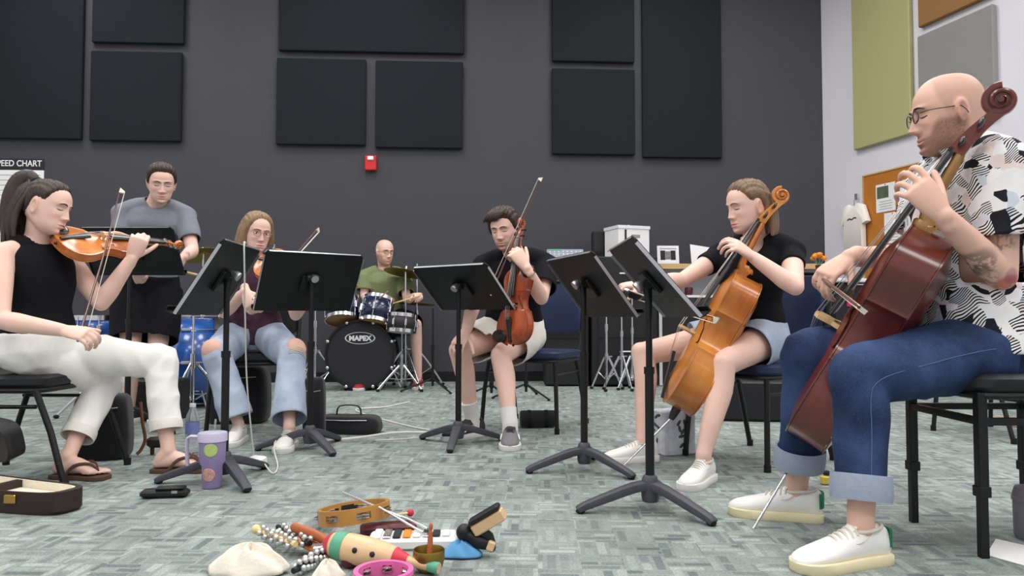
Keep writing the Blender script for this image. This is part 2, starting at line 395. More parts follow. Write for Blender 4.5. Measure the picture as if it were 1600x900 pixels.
# ---------------------------------------------------------------- music stands
def music_stand(label, base, nx, tilt, desk_z, ny_sign=-1, dw=.51, dh=.335, leg_rot=20, group='black music stands', off=-.05, slim=False):
    """desk top leans along n=(nx,ny); desk_z is height of the desk centre"""
    ny = ny_sign*math.sqrt(max(0, 1-nx*nx)); n = V(nx, ny, 0); u = V(-n.y, n.x, 0)
    t = thing('music_stand', label, 'music stand', (base.x, base.y, 0), group=group)
    desk_z -= off*math.cos(R(tilt))
    # base: three sloped cast legs
    rh = .10
    for k in range(3):
        a = R(leg_rot+120*k); d = V(math.cos(a), math.sin(a), 0); s = V(-d.y, d.x, 0)
        mb = MB(); L_ = .255 if not slim else .24
        if slim:
            mb.tube([V(0,0,.16), d*.05+V(0,0,.15), d*L_+V(0,0,.012)], .009, 8)
        else:
            mb.tube([V(0,0,.085)+d*.01, d*.06+V(0,0,.078), d*.15+V(0,0,.05), d*.235+V(0,0,.022), d*L_+V(0,0,.012)],
                    [(.026,.016),(.024,.017),(.021,.016),(.019,.013),(.017,.010)], 10, side=s, sm=2, pw=3.2)
        leg = build('leg', mb, 'stand_base' if not slim else 'black_metal', t)
        mb = MB(); mb.ell(d*(L_-.01)+V(0,0,.008), (.017,.017,.008), n=10, m=6); build('rubber_foot', mb, 'rubber', leg)
    mb = MB(); mb.lathe([(.0,.03),(.026,.03),(.030,.045),(.030,.095),(.024,.115),(.017,.12)], 16); build('hub', mb, 'stand_base' if not slim else 'black_metal', t)
    c = V(0,0,desk_z)                                   # desk pivot
    mb = MB(); mb.cyl(V(0,0,.05), V(0,0,desk_z*.60), .0155, 14); mb.cyl(V(0,0,desk_z*.58), V(0,0,desk_z*.61), .0185, 14); build('post', mb, 'black_metal', t)
    mb = MB(); mb.cyl(V(0,0,desk_z*.58), V(0,0,desk_z-.03), .0115, 12); build('inner_tube', mb, 'black_metal', t)
    # desk
    v = V(0,0,1)*math.cos(R(tilt))+n*math.sin(R(tilt)); nn = u.cross(v)   # nn points to the leaning side (away from the player)
    face = (v.cross(u)); 
    if face.dot(n) > 0: face = -face                    # towards the player
    org = c + v*off
    m3 = Matrix((u, v, u.cross(v))).transposed(); sgn = 1 if u.cross(v).dot(face) > 0 else -1
    dm = M4(m3, org-face*0)
    mb = MB(); th = .004
    hw, hh = dw/2, dh/2
    q = .018
    poly = [(-hw,-hh),(hw,-hh),(hw,hh-q),(hw-q,hh),(-hw+q,hh),(-hw,hh-q)]
    mb.prism(poly, -th/2, th/2, dm)
    dk = build('desk', mb, 'stand_desk', t, smooth=False)
    mb = MB(); mb.add(*box_data((0,-hh,sgn*.015), (dw,.004,.030)), mat=dm); mb.add(*box_data((0,-hh+.009,sgn*.029), (dw,.018,.004)), mat=dm); build('ledge', mb, 'stand_desk', dk, smooth=False)
    mb = MB(); 
    for sx in (-1,1): mb.add(*box_data((sx*(hw-.001),-.01,-sgn*.006), (.003,dh-.03,.012)), mat=dm)
    mb.add(*box_data((0,hh-.002,-sgn*.006), (dw-.04,.003,.012)), mat=dm); build('rim', mb, 'chrome_edge' if not slim else 'black_metal', dk, smooth=False)
    # tilt clamp behind the desk
    mb = MB(); bk = -face
    mb.add(*box_data((0,-.005,-sgn*.012), (.10,.09,.016)), mat=dm); build('clamp_plate', mb, 'black_metal', t, bevel=.003, smooth=False)
    mb = MB(); kc = org+bk*.03
    mb.cyl(c-u*.03+bk*.012+V(0,0,-.02), c+u*.03+bk*.012+V(0,0,-.02), .017, 14); mb.cyl(V(0,0,desk_z-.09), c+bk*.012+V(0,0,-.02), .013, 12); build('tilt_joint', mb, 'black_metal', t)
    mb = MB(); kp = c+bk*.045+V(0,0,-.005); mb.tube([kp-bk*.03, kp, kp+bk*.012], [.008,.021,.019], 16, cap='flat'); build('knob', mb, 'chrome_edge', t, label='grey round clamp knob')
    return t
def box_data(c, d):
    x, y, z = d[0]/2, d[1]/2, d[2]/2; cx, cy, cz = c
    return ([(cx+a*x, cy+b*y, cz+e*z) for e in (-1,1) for b in (-1,1) for a in (-1,1)],
            [(0,2,3,1),(4,5,7,6),(0,1,5,4),(2,6,7,3),(0,4,6,2),(1,3,7,5)])
def zat(py, d, px=800): return pt(px, py, d).z
bB, bC, bD, bE, bF = gnd(350,752), gnd(484,702), gnd(716,694), gnd(913,735), gnd(1016,797)
music_stand('black music stand in front of the violinist in white trousers, white cord over it', bB, .998, 32, zat(436,bB.y), ny_sign=1, leg_rot=-50)
music_stand('black music stand in front of the woman in ripped jeans', bC, .6, 31, zat(440,bC.y), leg_rot=-50)
music_stand('black music stand in front of the man in cream shorts', bD, -.6, 47, zat(449,bD.y), leg_rot=-95)
music_stand('black music stand between the centre player and the woman cellist', bE, -.95, 38, zat(447,bE.y), leg_rot=-45)
music_stand('black music stand nearest the camera, overlapping the amber cello', bF, -.9999, 41, zat(437,bF.y), ny_sign=-1, off=-.015, leg_rot=-50)
bA = V(pt(203,430,4.05).x, 4.05, 0)
sA = music_stand('black music stand with pale edge in front of the standing man', bA, .0, 32, zat(392,4.05), dw=.515, dh=.30, slim=True)
bS = gnd(676,612); 
def slim_tripod(label, base, h):
    t = thing('tripod_stand', label, 'stand', (base.x, base.y, 0))
    mb = MB(); mb.cyl(V(0,0,.05), V(0,0,h*.55), .011, 10); mb.cyl(V(0,0,h*.53), V(0,0,h*.57), .016, 10); build('post', mb, 'black_metal', t)
    mb = MB(); mb.cyl(V(0,0,h*.55), V(0,0,h), .007, 8); build('inner_tube', mb, 'black_metal', t)
    for k in range(3):
        a = R(190+120*k); d = V(math.cos(a), math.sin(a), 0)
        mb = MB(); mb.tube([V(0,0,.11)+d*.015, d*.27+V(0,0,.012)], .008, 8); lg = build('leg', mb, 'black_metal', t)
        mb = MB(); mb.ell(d*.27+V(0,0,.009), (.014,.014,.009), n=8, m=5); build('rubber_foot', mb, 'rubber', lg)
    mb = MB(); mb.cyl(V(0,0,.09), V(0,0,.14), .018, 12); build('collar', mb, 'black_metal', t)
    return t
slim_tripod('thin black tripod stand behind the centre music stand', bS, zat(482, bS.y)+.0)
# ---------------------------------------------------------------- chairs
def chair(label, loc, az, seat_m, h=.46, kind='stack', cat='chair', group='players\' chairs', back=True, w=.46, d=.43, flare=0):
    """local: seat faces -Y; az as for people (0 faces camera)"""
    mm = T(loc.x, loc.y, 0)@RZ(az)
    t = thing('chair', label, cat, mat=mm, group=group)
    hw = w/2
    mb = MB(); rings = []
    for z, k, dz in ((h-.05,.94,0),(h-.035,1,0),(h-.012,1,0),(h,.93,0)):
        rings.append([(x*k, y*k, z) for x, y in rounded_rect(hw, d/2, .06, 5)])
    mb.rings(rings); build('seat', mb, seat_m, t)
    mb = MB(); mb.tube([V(x*.93, y*.93, h-.058) for x, y in rounded_rect(hw, d/2, .06, 3)+[rounded_rect(hw, d/2, .06, 3)[0]]], .011, 8); build('seat_frame', mb, 'black_metal', t)
    if kind == 'stack':
        for sx in (-1,1):
            mb = MB(); mb.tube([V(sx*(hw-.03),-d*.40,h-.055), V(sx*(hw-.012),-d*.46-flare*.5,h*.5), V(sx*(hw+.0),-d*.50-flare,.008)], .0125, 10); lg = build('leg', mb, 'black_metal', t)
            mb = MB(); mb.cyl(V(sx*hw,-d*.50-flare,.0), V(sx*hw,-d*.50-flare,.03), .015, 10); build('foot_cap', mb, 'rubber', lg)
            mb = MB(); mb.tube([V(sx*(hw-.02),d*.30,h-.055), V(sx*(hw-.01),d*.44,h*.5), V(sx*hw,d*.60,.008)], .0125, 10); lg = build('leg', mb, 'black_metal', t)
            mb = MB(); mb.cyl(V(sx*hw,d*.60,.0), V(sx*hw,d*.60,.03), .015, 10); build('foot_cap', mb, 'rubber', lg)
            mb = MB(); mb.tube([V(sx*(hw-.018),-d*.43,h*.72), V(sx*(hw-.016),d*.40,h*.72)], .008, 8); build('stretcher', mb, 'black_metal', t)
        if back:
            mb = MB(); a = [V(-hw+.03,d*.42,h-.06), V(-hw+.02,d*.56,h+.12), V(-hw+.02,d*.66,h+.36), V(-hw+.07,d*.68,h+.41), V(0,d*.70,h+.42)]
            pts = a+[V(-p.x, p.y, p.z) for p in reversed(a[:-1])]
            mb.tube(pts, .0125, 8, sm=3); build('back_frame', mb, 'black_metal', t)
            mb = MB(); rings = []
            for z, y, k in ((h+.10,d*.56,.9),(h+.115,d*.565,1),(h+.36,d*.655,1),(h+.40,d*.665,.9)):
                rings.append([(x*k, y+yy, z) for x, yy in rounded_rect(hw-.03, .022, .018, 4)])
            mb.rings(rings); build('backrest', mb, seat_m, t)
    else:   # square tube stool-like chair with telescoping legs
        for sx in (-1,1):
            for sy in (-1,1):
                x, y = sx*(hw-.03), sy*(d/2-.03)
                mb = MB(); mb.box((x,y,(h-.05+.17)/2), (.027,.027,h-.05-.17)); lg = build('leg', mb, 'black_metal', t, bevel=.003, smooth=False)
                mb = MB(); mb.box((x,y,.18), (.034,.034,.03)); build('collar', mb, 'black_metal', lg, bevel=.003, smooth=False)
                mb = MB(); mb.box((x,y,.09), (.021,.021,.18)); build('leg_extension', mb, 'black_metal', lg, smooth=False)
        for a, b in (((-1,-1),(1,-1)),((-1,1),(1,1)),((-1,-1),(-1,1)),((1,-1),(1,1))):
            mb = MB(); mb.tube([V(a[0]*(hw-.03),a[1]*(d/2-.03),h-.13), V(b[0]*(hw-.03),b[1]*(d/2-.03),h-.13)], .011, 8, pw=6); build('stretcher', mb, 'black_metal', t)
    return t
def rounded_rect(hx, hy, r, n=4):
    r = min(r, hx*.98, hy*.98); out = []
    for cx, cy, a0 in ((hx-r,hy-r,0),(-hx+r,hy-r,90),(-hx+r,-hy+r,180),(hx-r,-hy+r,270)):
        for k in range(n+1):
            a = R(a0+90*k/n); out.append((cx+r*math.cos(a), cy+r*math.sin(a)))
    return out
# ---------------------------------------------------------------- violin family
HALF = [(0,0),(.0,.16),(.008,.36),(.03,.60),(.07,.80),(.13,.94),(.21,1.0),(.29,.965),(.35,.885),(.39,.825),(.412,.815),
        (.418,.79),(.435,.695),(.47,.59),(.53,.535),(.58,.535),(.63,.585),(.66,.645),(.672,.695),
        (.680,.705),(.70,.695),(.75,.725),(.80,.765),(.84,.775),(.89,.73),(.935,.62),(.968,.45),(.988,.27),(.997,.12),(1.0,0)]
def outline(L, W, inset=0.0, dens=2):
    """closed outline, L length, W lower bout width; inset in metres"""
    segs = [HALF[:11], HALF[10:20], HALF[19:]]
    h = []
    for s in segs:
        c = catmull([V(w_*W/2, t*L, 0) for t, w_ in s], dens); h += c if not h else c[1:]
    pts = [(p.x, p.y) for p in h]
    full = pts + [(-x, y) for x, y in reversed(pts[1:-1])]
    if inset:
        n = len(full); out = []
        for i in range(n):
            a, b = full[i-1], full[(i+1) % n]; tx, ty = b[0]-a[0], b[1]-a[1]; l = math.hypot(tx, ty) or 1
            out.append((full[i][0]-ty/l*inset, full[i][1]+tx/l*inset))
        full = out
    return full
def wood_sub(name, base): return base
def fiddle(name, label, cat, body, neck_m, kind, group=None, L=.355, neck=None):
    """local frame: y along length from tail end (0) to scroll, z up out of the belly, belly edge at z = rib"""
    big = kind == 'cello'
    W = L*.583; rib = .118 if big else .031*(L/.355); arch = L*.045 if big else L*.045; pl = .005 if big else .0038
    t = thing(name, label, cat, group=group)
    ol, oi = outline(L, W), outline(L, W, .004 if big else .003)
    mb = MB(); mb.rings([[(x, y, pl*.5) for x, y in oi], [(x, y, rib-pl*.5) for x, y in oi]], cap0=False, cap1=False); build('ribs', mb, body, t)
    def plate(sign, z0):
        mb = MB(); rings = []
        S = [1,1,.985,.95,.9,.8,.68,.54,.4,.26,.12]
        for j, s in enumerate(S):
            r_ = []
            for x, y in ol:
                yc = min(max(y, .2*L), .8*L)
                k = max(0, 1-s); e = .5-.5*math.cos(math.pi*min(1, k*1.15))
                z = z0 if j == 0 else z0+sign*(pl+arch*e*.9 - (.0008 if .94 < s < .96 else 0))
                r_.append((x*s, y+(yc-y)*(1-s)*.9, z))
            rings.append(r_)
        mb.rings(rings); return mb
    top_z = rib
    build('belly', plate(1, rib-pl*.3), body, t, sharp=55)
    build('back_plate', plate(-1, pl*.3), body, t, sharp=55)
    def zt(x, y):                                       # belly height
        w_ = np.interp(y/L, [a for a, b in HALF], [b for a, b in HALF])*W/2
        s = min(1, abs(x)/max(w_, 1e-4)); k = max(0, 1-s); e = .5-.5*math.cos(math.pi*min(1, k*1.15))
        return rib+pl*.7+arch*e*.9
    # f holes
    for sx in (-1, 1):
        c = []
        for a, b in ((.062,.085),(.05,.075),(.056,.045),(.075,.02),(.083,-.01),(.098,-.045),(.118,-.075),(.122,-.092),(.108,-.098)):
            x, y = sx*L*(a+.045), L*(.53+b*.95); c.append(V(x, y, zt(x, y)+.0012*(2 if big else 1)))
        mb = MB(); k = L/.355
        mb.tube(catmull(c, 3), [(.0022*k if i not in (0, len(catmull(c,3))-1) else .004*k, .0006*k) for i in range(len(catmull(c, 3)))], 8, side=V(1,0,0)); build('f_hole', mb, 'ebony', t, label='dark f-shaped sound hole')
    # neck, fingerboard
    fbL = L*.76; nut_y = L+L*(neck or (.365 if not big else .37)); br_y = L*.5
    br_h = L*.092 if not big else L*.115
    fb_z0 = rib+arch*.55+L*.035; nut_z = rib+pl+L*.022 if not big else rib+L*.02
    slope = (nut_z - fb_z0)/(nut_y-(nut_y-fbL))
    zb = nut_z - (-0)  # nut level
    y_end = nut_y-fbL; z_end = nut_z+ (rib+arch+br_h*.66-nut_z)*(fbL/(nut_y-br_y))*.78
    wn, we = L*.066, L*.115
    mb = MB(); rings = []
    for y, z, wd in ((nut_y, nut_z, wn), (L, nut_z+(z_end-nut_z)*(nut_y-L)/fbL, wn+(we-wn)*(nut_y-L)/fbL), (y_end, z_end, we)):
        th = L*.018
        rings.append([(wd/2*math.cos(R(a)), y, z+th*math.sin(R(a))*.8) for a in (0,30,60,90,120,150,180)]+[(-wd/2, y, z-th*.6),(wd/2, y, z-th*.6)])
    mb.rings(rings); build('fingerboard', mb, 'ebony', t)
    mb = MB(); hz = nut_z-L*.012
    mb.tube([V(0,L-.004*L,rib*.55), V(0,L+.008*L,rib*.7 if big else rib*.55), V(0,L+.035*L,hz-L*.055), V(0,L+.07*L,hz-L*.027), V(0,L+.20*L,hz-L*.022), V(0,nut_y-.02*L,hz-L*.020), V(0,nut_y+.01*L,hz-L*.015)],
            [(wn*.5,rib*.35),(wn*.52,rib*.4 if big else rib*.45),(wn*.5,L*.05),(wn*.5,L*.027),(wn*.5,L*.022),(wn*.49,L*.021),(wn*.45,L*.02)], 14, side=V(1,0,0), sm=3)
    build('neck', mb, neck_m, t)
    # pegbox + scroll
    mb = MB(); k = L/.355
    py0 = nut_y; pl_ = L*.20
    bend = -.32 if not big else -.38
    def pb(s, h): return (py0+pl_*s, hz+pl_*s*bend*(.35+.65*s)*.8+h)
    rings = []
    for s in (0,.25,.5,.75,1.0):
        y, z = pb(s, 0); hw_ = wn*.48*(1-.28*s); hh = L*.034*(1-.25*s)
        rings.append([(-hw_,y,z-hh),(hw_,y,z-hh),(hw_,y,z+hh*.75),(-hw_,y,z+hh*.75)])
    mb.rings(rings)
    y1, z1 = pb(1, 0); rad = L*.052; cy, cz = y1+rad*.55, z1+rad*.35
    pts = []; rr_ = []
    for i in range(60):
        a = R(-155)-(-1)*0 + i/59*R(360*2.05)
        q = 1-i/59; rd = rad*(.18+.92*q**.9)
        pts.append(V(0, cy-rd*math.cos(a-R(0))*1.0, cz+rd*math.sin(a)*-1.0*-1 if False else cz-rd*math.sin(a)))
        rr_.append((wn*(.30+.34*(1-q)), L*.0125*(.45+.65*q)))
    mb.tube(pts, rr_, 10, side=V(1,0,0), pw=3.5)
    mb.cyl(V(-wn*.66,cy,cz), V(wn*.66,cy,cz), rad*.2, 14); mb.cyl(V(-wn*.24,cy,cz), V(wn*.24,cy,cz), rad*.86, 24)
    build('scroll', mb, body, t, bevel=0)
    mb = MB(); rings = []
    for s in (.08,.9):
        y, z = pb(s, 0); hw_ = wn*.3*(1-.3*s); hh = L*.034*.78*(1-.25*s)
        rings.append([(-hw_,y,z+hh-.0005),(hw_,y,z+hh-.0005),(hw_,y,z+hh+.0008),(-hw_,y,z+hh+.0008)])
    mb.rings(rings); build('pegbox_slot', mb, 'ebony', t, smooth=False)
    for i, s in enumerate((.2,.42,.62,.82)):
        sx = -1 if i % 2 else 1; y, z = pb(s, 0); ln = wn*1.35
        mb = MB(); a = V(-sx*wn*.35,y,z); b = V(sx*ln*.72,y,z)
        mb.tube([a, b], [.0028*k,.0036*k], 8); mb.ell(b+V(sx*.009*k,0,0), (.010*k,.009*k,.0035*k), n=10, m=6); build('peg', mb, 'ebony', t)
    mb = MB(); mb.box((0,nut_y+.002*k,nut_z+L*.006), (wn,.006*k,L*.016)); build('nut', mb, 'ebony', t, smooth=False)
    # tailpiece, bridge, strings
    tp0, tp1 = L*.02, L*.33
    zz0, zz1 = rib+pl+L*.014, rib+arch+br_h*.46
    mb = MB(); rings = []
    for s in (0,.3,.6,.9,1):
        y = tp0+(tp1-tp0)*s; z = zz0+(zz1-zz0)*s; wd = L*(.045+.07*s)*(1 if s < 1 else .96); th = L*.016
        rings.append([(wd/2*math.cos(R(a)), y, z+th*math.sin(R(a))) for a in (0,30,60,90,120,150,180)]+[(-wd/2,y,z-th*.3),(wd/2,y,z-th*.3)])
    mb.rings(rings); build('tailpiece', mb, 'ebony', t)
    zb0 = zt(0, br_y)-.002*k; bw_ = L*.118
    poly = [(-.5,0),(-.28,0),(-.24,.16),(-.1,.28),(.1,.28),(.24,.16),(.28,0),(.5,0),(.47,.12),(.36,.3),(.42,.55),(.40,.82),(.2,.96),(0,1.0),(-.2,.96),(-.40,.82),(-.42,.55),(-.36,.3),(-.47,.12)]
    mb = MB(); mb.rings([[(x*bw_, br_y+dy, zb0+z*br_h) for x, z in poly] for dy in (-.003*k,.003*k)]); build('bridge', mb, 'bridge_wood', t, smooth=False)
    for i in range(4):
        q = (i-1.5)/1.5; mb = MB(); zb_ = zb0+br_h*(1-.14*q*q)+.0006
        mb.tube([V(q*L*.03, tp1-.012*k, zz1+L*.014), V(q*bw_*.30, br_y, zb_), V(q*wn*.36, nut_y, nut_z+L*.016), V(q*wn*.2, pb(.2+.2*i,0)[0], pb(.2+.2*i,0)[1]+L*.012)], .0006*k**.5, 5); build('string', mb, 'strings', t)
    if big:
        mb = MB(); mb.tube([V(0,.012,rib*.5), V(0,-.03,rib*.5), V(0,-.05,rib*.5)], [.022,.017,.012], 12); build('endpin_collar', mb, 'ebony', t)
    else:
        mb = MB(); mb.ell((-.19*L,.10*L,rib+L*.045), (L*.13,L*.085,L*.02), mat=RX(8)); mb.cyl(V(-.13*L,.0,rib*.3), V(-.13*L,.03*L,rib+L*.045), .004*k, 8); build('chin_rest', mb, 'ebony', t)
        mb = MB(); mb.ell((0,-.004*k,rib*.5), (.006*k,.006*k,.006*k)); build('end_button', mb, 'ebony', t)
    t['nut_y'] = nut_y; t['total'] = cy+rad
    return t
def place(t, origin, ydir, zhint, roll=0):
    y = ydir.normalized(); z = (zhint-y*zhint.dot(y)).normalized(); x = y.cross(z)
    if roll:
        q = Quaternion(y, R(roll)); z = q@z; x = q@x
    t.matrix_world = M4(Matrix((x, y, z)).transposed(), origin); bpy.context.view_layer.update()
    return t
def cello_pin(t, ground_pt):
    inv = t.matrix_world.inverted(); g = inv@ground_pt
    mb = MB(); mb.tube([V(0,-.04,.059), Vector(g)], [.005,.0042], 10); mb.tube([Vector(g)+(V(0,-.04,.059)-Vector(g)).normalized()*.03, Vector(g)], [.005,.001], 8); build('endpin', mb, 'chrome', t)
def bow(label, frog, tip, hairside, group='bows', big=False, hair=True):
    """frog, tip world points; hairside: vector towards the hair"""
    y = (tip-frog).normalized(); z = (hairside-y*hairside.dot(y)).normalized(); x = y.cross(z); L = (tip-frog).length
    t = thing('bow', label, 'bow', mat=M4(Matrix((x, y, z)).transposed(), frog), group=group)
    k = 1.15 if big else 1
    mb = MB(); mb.tube([V(0,-.01,0), V(0,L*.3,.004*k), V(0,L*.6,.006*k), V(0,L*.98,-.001), V(0,L,0)], [.0046*k,.0044*k,.0038*k,.003*k,.0028*k], 8, sm=4); build('stick', mb, 'bow_wood', t)
    mb = MB(); mb.tube([V(0,-.026,0), V(0,-.008,0)], .0052*k, 8); build('screw_button', mb, 'chrome', t)
    mb = MB(); mb.rings([[(sx*.006*k, y_, z_) for y_, z_ in ((.0,.004),(.055*k,.004),(.052*k,.014*k),(.04*k,.024*k),(.0,.024*k))] for sx in (-1,1)]); build('frog', mb, 'ebony', t, smooth=False)
    mb = MB(); mb.rings([[(sx*.0045*k, y_, z_) for y_, z_ in ((L-.02,-.003),(L+.006,-.002),(L-.004,.018*k),(L-.012,.020*k))] for sx in (-1,1)]); build('tip', mb, 'bone', t, smooth=False)
    mb = MB(); mb.rings([[(-.005*k,y_,z_),(.005*k,y_,z_),(.005*k,y_,z_+.0012),(-.005*k,y_,z_+.0012)] for y_, z_ in ((.045*k,.021*k),(L-.008,.018*k))]); build('hair', mb, 'bow_hair', t, smooth=False)
    return t
# violin of the woman in white trousers
v1_end, v1_scroll = pt(86, 385, 2.93), pt(270, 390, 3.42)
violin = fiddle('violin', 'honey brown violin under the chin of the woman in the sleeveless black top', 'violin', 'violin_wood', 'neck_wood', 'violin')
place(violin, v1_end, v1_scroll-v1_end, V(.55,-.25,.78))
# bow of violinist
bow1 = bow('bow in the right hand of the violinist in white trousers', pt(124, 524, 2.765), pt(188, 296, 3.14), V(.6,.7,0), big=False)
# viola of woman with glasses
v3_end, v3_scroll = pt(405, 411, 4.0), pt(512, 440, 3.93)
viola_f = fiddle('viola', 'orange viola of the woman with glasses, mostly behind music stands', 'viola', 'violin_wood', 'neck_wood', 'viola', L=.36)
place(viola_f, v3_end, v3_scroll-v3_end, V(-.25,-.7,.65))
bow3 = bow('pale bow held up by the woman with glasses', pt(399, 463, 3.64), pt(497, 357, 4.16), V(.3,.6,-.6))
# viola upright on centre man's lap
v5_end, v5_scroll = pt(806, 539, 3.84), pt(822, 345, 3.94)
viola_c = fiddle('viola', 'reddish brown viola held upright on the lap of the man in the black tee', 'viola', 'viola_wood', 'viola_wood', 'viola', L=.41)
place(viola_c, v5_end, v5_scroll-v5_end, V(-.72,-.68,0))
bow5 = bow('dark bow raised beside the face of the man in the black tee', pt(770, 455, 3.80), pt(847, 279, 3.90), V(-.8,0,-.4))
# amber cello
c6_scroll = pt(1246, 332, 3.22); c6_end = pt(1076, 650, 3.20)
cello_a = fiddle('cello', 'amber cello leaning on the woman in denim shorts', 'cello', 'cello_amber', 'cello_amber', 'cello', L=.655)
# red cello
c7_scroll = pt(1602, 206, 1.98); c7_end = pt(1290, 700, 2.36)
cello_r = fiddle('cello', 'dark red cello of the bald man, seen from its side', 'cello', 'cello_red', 'neck_wood', 'cello', L=.735, neck=.30)
def place_len(t, end, scr, zh, roll=0):
    place(t, end, scr-end, zh, roll)
    print('INSTR', t['label'][:30], 'wanted', round((scr-end).length, 3), 'has', round(t['total'], 3))
place_len(cello_a, c6_end, c6_scroll, V(-1,.12,.2))
cello_pin(cello_a, gnd(966, 736))
_v = (c7_end+(c7_scroll-c7_end)*.35-CAM).normalized(); _z = _v.cross((c7_scroll-c7_end).normalized()); _z = _z if _z.x < 0 else -_z
place_len(cello_r, c7_end, c7_scroll, _z, 0)
cello_pin(cello_r, gnd(1177, 826))
print('violin', (v1_scroll-v1_end).length, violin['total'], 'viola3', (v3_scroll-v3_end).length, viola_f['total'], 'viola5', (v5_scroll-v5_end).length, viola_c['total'])
bow7 = bow('bow in the right hand of the bald cellist', pt(1287, 437, 2.32), pt(1342, 480, 1.66), V(.6,0,-.5), big=True)
bow6 = bow('bow held out behind the front music stand by the woman cellist', pt(985, 455, 3.12), pt(1122, 498, 2.86), V(0,0,-1), big=True)
# ---------------------------------------------------------------- people: volumes -> one continuous surface
def remesh(mb, voxel):
    me = bpy.data.meshes.new('tmp'); me.from_pydata(mb.v, [], mb.f)
    bm = bmesh.new(); bm.from_mesh(me); bmesh.ops.recalc_face_normals(bm, faces=bm.faces); bm.to_mesh(me); bm.free()
    o = bpy.data.objects.new('tmp', me); COL.objects.link(o)
    md = o.modifiers.new('r', 'REMESH'); md.mode = 'VOXEL'; md.voxel_size = voxel; md.adaptivity = 0
    dg = bpy.context.evaluated_depsgraph_get(); ev = o.evaluated_get(dg); m2 = ev.to_mesh()
    n = len(m2.vertices); co = np.empty(n*3); m2.vertices.foreach_get('co', co); co = co.reshape(-1, 3)
    ne = len(m2.edges); ed = np.empty(ne*2, dtype=np.int64); m2.edges.foreach_get('vertices', ed); ed = ed.reshape(-1, 2)
    fs = [tuple(p.vertices) for p in m2.polygons]
    ev.to_mesh_clear(); bpy.data.objects.remove(o); bpy.data.meshes.remove(me)
    return co, ed, fs
def smooth_np(co, ed, it, wgt=None, lam=.5):
    n = len(co); deg = np.bincount(ed.ravel(), minlength=n).astype(float)[:, None]; deg[deg == 0] = 1
    for _ in range(it):
        acc = np.zeros_like(co)
        for k in range(3):
            acc[:, k] = np.bincount(ed[:, 0], co[ed[:, 1], k], n)+np.bincount(ed[:, 1], co[ed[:, 0], k], n)
        d = acc/deg-co
        co = co+d*(lam if wgt is None else lam*wgt[:, None])
    return co
def normals_np(co, fs):
    f = np.array([q[:4] if len(q) >= 4 else q+(q[-1],) for q in fs])
    nn = np.cross(co[f[:, 2]]-co[f[:, 0]], co[f[:, 3]]-co[f[:, 1]])
    out = np.zeros_like(co)
    for k in range(4):
        for a in range(3): out[:, a] += np.bincount(f[:, k], nn[:, a], len(co))
    return out/(np.linalg.norm(out, axis=1, keepdims=True)+1e-12), nn/(np.linalg.norm(nn, axis=1, keepdims=True)+1e-12), co[f].mean(1)
def folds(co, seed, freq, stretch=(1,1,1)):
    rs = np.random.RandomState(seed); out = np.zeros(len(co)); c = co*np.array(stretch)
    wob = np.zeros_like(co)
    for a in range(3): wob[:, a] = np.sin(c@(rs.randn(3)*freq*.35)+rs.rand()*6)
    for k in range(5):
        d = rs.randn(3); d /= np.linalg.norm(d); f = freq*(.6+rs.rand()*1.1)
        out += 1-np.abs(np.sin(c@d*f+wob@rs.randn(3)*.8+rs.rand()*6))*1.6
    return out/5
def mesh_np(name, co, fs, m, parent, col=None, keep=None):
    if keep is not None:
        fs = [f for f, k in zip(fs, keep) if k]
        used = np.zeros(len(co), bool)
        for f in fs: used[list(f)] = True
        idx = np.cumsum(used)-1; fs = [tuple(int(idx[i]) for i in f) for f in fs]; co = co[used]
        if col is not None: col = col[used]
    q = Vector((0,0,0)); p = parent
    while p is not None: q = q+p.location; p = p.parent
    me = bpy.data.meshes.new(name); me.from_pydata((co-np.array(q)).tolist(), [], fs)
    for mm in as_list(m): me.materials.append(M[mm])
    me.polygons.foreach_set('use_smooth', [True]*len(me.polygons))
    if col is not None:
        at = me.color_attributes.new('Col', 'FLOAT_COLOR', 'POINT')
        at.data.foreach_set('color', np.concatenate([col, np.ones((len(col), 1))], 1).astype(np.float32).ravel())
    me.update()
    o = bpy.data.objects.new(name, me); COL.objects.link(o); o.parent = parent
    return o
# ---- head shape (local: x to the person's left, y forward, z up, eye line z = 0)
HZ = [-.122,-.117,-.108,-.095,-.078,-.058,-.032,0,.028,.06,.088,.104,.113,.117]
HF = [.052,.070,.079,.083,.086,.086,.086,.087,.090,.084,.066,.046,.022,.0]
HBK = [.018,.0,-.012,-.028,-.050,-.075,-.090,-.099,-.102,-.099,-.084,-.066,-.042,-.015]
HW = [.006,.024,.038,.050,.059,.065,.071,.0745,.0755,.071,.058,.043,.024,.004]
def _sp(A):
    p = catmull([V(a, b, 0) for a, b in zip(HZ, A)], 6); return [q.x for q in p], [q.y for q in p]
HZs, HFs = _sp(HF); _, HBs = _sp(HBK); _, HWs = _sp(HW)
def sstep(a, b, x):
    t = np.clip((x-a)/(b-a), 0, 1); return t*t*(3-2*t)
def G2(x, z, cx, cz, sx, sz): return np.exp(-((x-cx)/sx)**2-((z-cz)/sz)**2)
